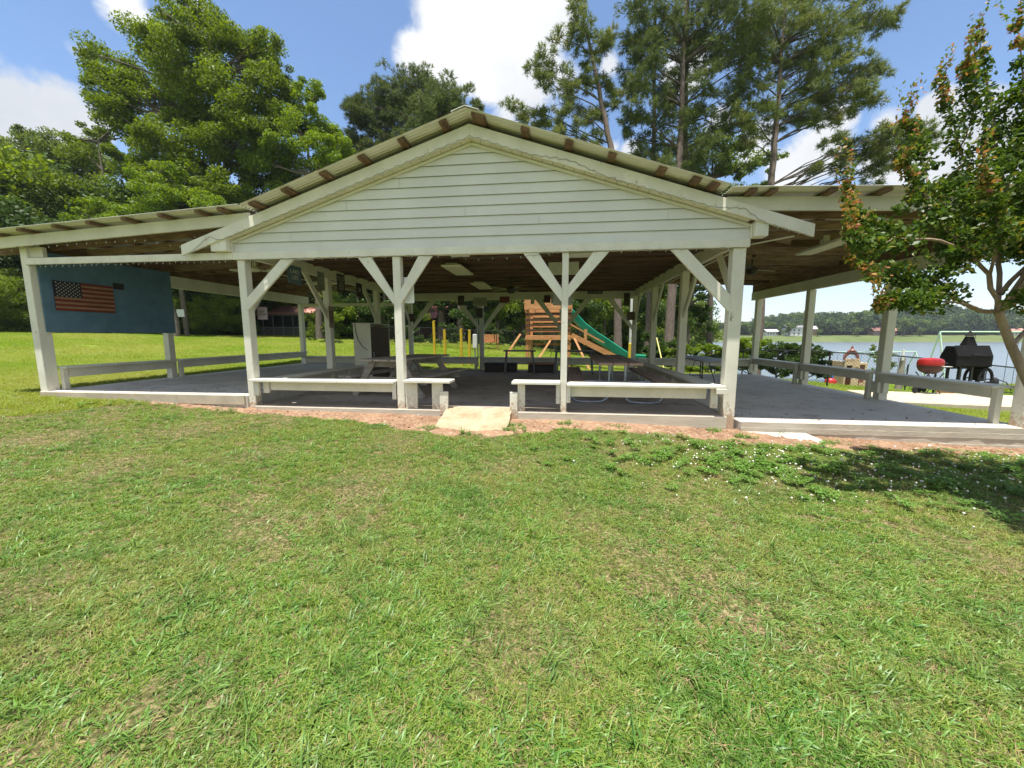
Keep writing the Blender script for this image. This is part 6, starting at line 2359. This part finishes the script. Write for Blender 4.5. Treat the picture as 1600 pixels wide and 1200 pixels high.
pk = [pebble(1, surf('pebble_tan', (.32, .24, .16), (.45, .35, .25), 60, .9)), pebble(2, surf('pebble_clay', (.20, .10, .055), (.30, .16, .09), 60, .9)), pebble(3, surf('pebble_grey', (.30, .29, .27), (.42, .4, .37), 60, .9))]
n = 800
x = rng.uniform(-7.2, 7.4, n)
y = clay_y(x) + (6.1 - clay_y(x)) * rng.uniform(-.05, 1, n)
keep = ~((x > -1.9) & (x < -.64) & (y > 5.3)) & ~((x > 2.75) & (x < 3.9) & (y > 5.65))
x, y = x[keep], y[keep]
P = np.column_stack([x, y, G(x, y) + .022])
scatter('pebbles', 'pebbles and crumbs of clay on the bare strip', 'pebbles', P, rng.gamma(2.0, .0028, len(P)) + .0015, rots(len(P), .3), rng.choice([0, 1, 2], len(P), p=[.3, .5, .2]), pk)


def dry_leaf():
    V, Fq = leaf_quads(np.array([[0, 0, .006]]), .03, 3.0, .5)
    me = np_mesh('leaf', V, Fq, [.5])
    me.materials.append(M_DRY)
    return bpy.data.objects.new('leaf', me)


M_DRY = leafmat('dry_leaf', [(0, (.16, .085, .035)), (1, (.28, .17, .08))], .2)
lf = [dry_leaf() for k in range(4)]
pts = []
for i in range(260):
    q = random.random()
    if q < .35:
        pts.append((random.uniform(-9.4, -5.6), 6.2 + random.expovariate(1 / 1.6), .163))
    elif q < .7:
        pts.append((random.uniform(2.9, 6.5), 6.2 + random.expovariate(1 / 1.6), -.087))
    elif q < .85:
        pts.append((random.uniform(-5.1, 2.5), 6.5 + random.expovariate(1 / 1.5), -.017))
    else:
        xx = random.uniform(-6.5, 7)
        yy = random.uniform(float(clay_y(np.array([xx]))[0]), 6.05)
        pts.append((xx, yy, g1(xx, yy) + .026))
pts = np.array([p for p in pts if p[1] < 13.5])
scatter('dry_leaves', 'dry leaves blown over the slabs and the clay', 'leaves', pts, rng.uniform(.5, 1.1, len(pts)), rots(len(pts), .15), rng.choice([0, 1, 2, 3], len(pts)), lf)

# humid summer air
hz = bpy.data.materials.new('haze')
hz.use_nodes = True
hN = hz.node_tree.nodes
hN.clear()
ho = hN.new('ShaderNodeOutputMaterial')
hv = hN.new('ShaderNodeVolumePrincipled')
hv.inputs['Color'].default_value = (.86, .92, 1.0, 1)
hv.inputs['Density'].default_value = 0.00022
hz.node_tree.links.new(hv.outputs[0], ho.inputs['Volume'])
tag(MB().box(-1600, 1600, -1600, 1600, -8, 60).build('haze', hz), 'thin humid haze over the lake', 'haze', kind='stuff')
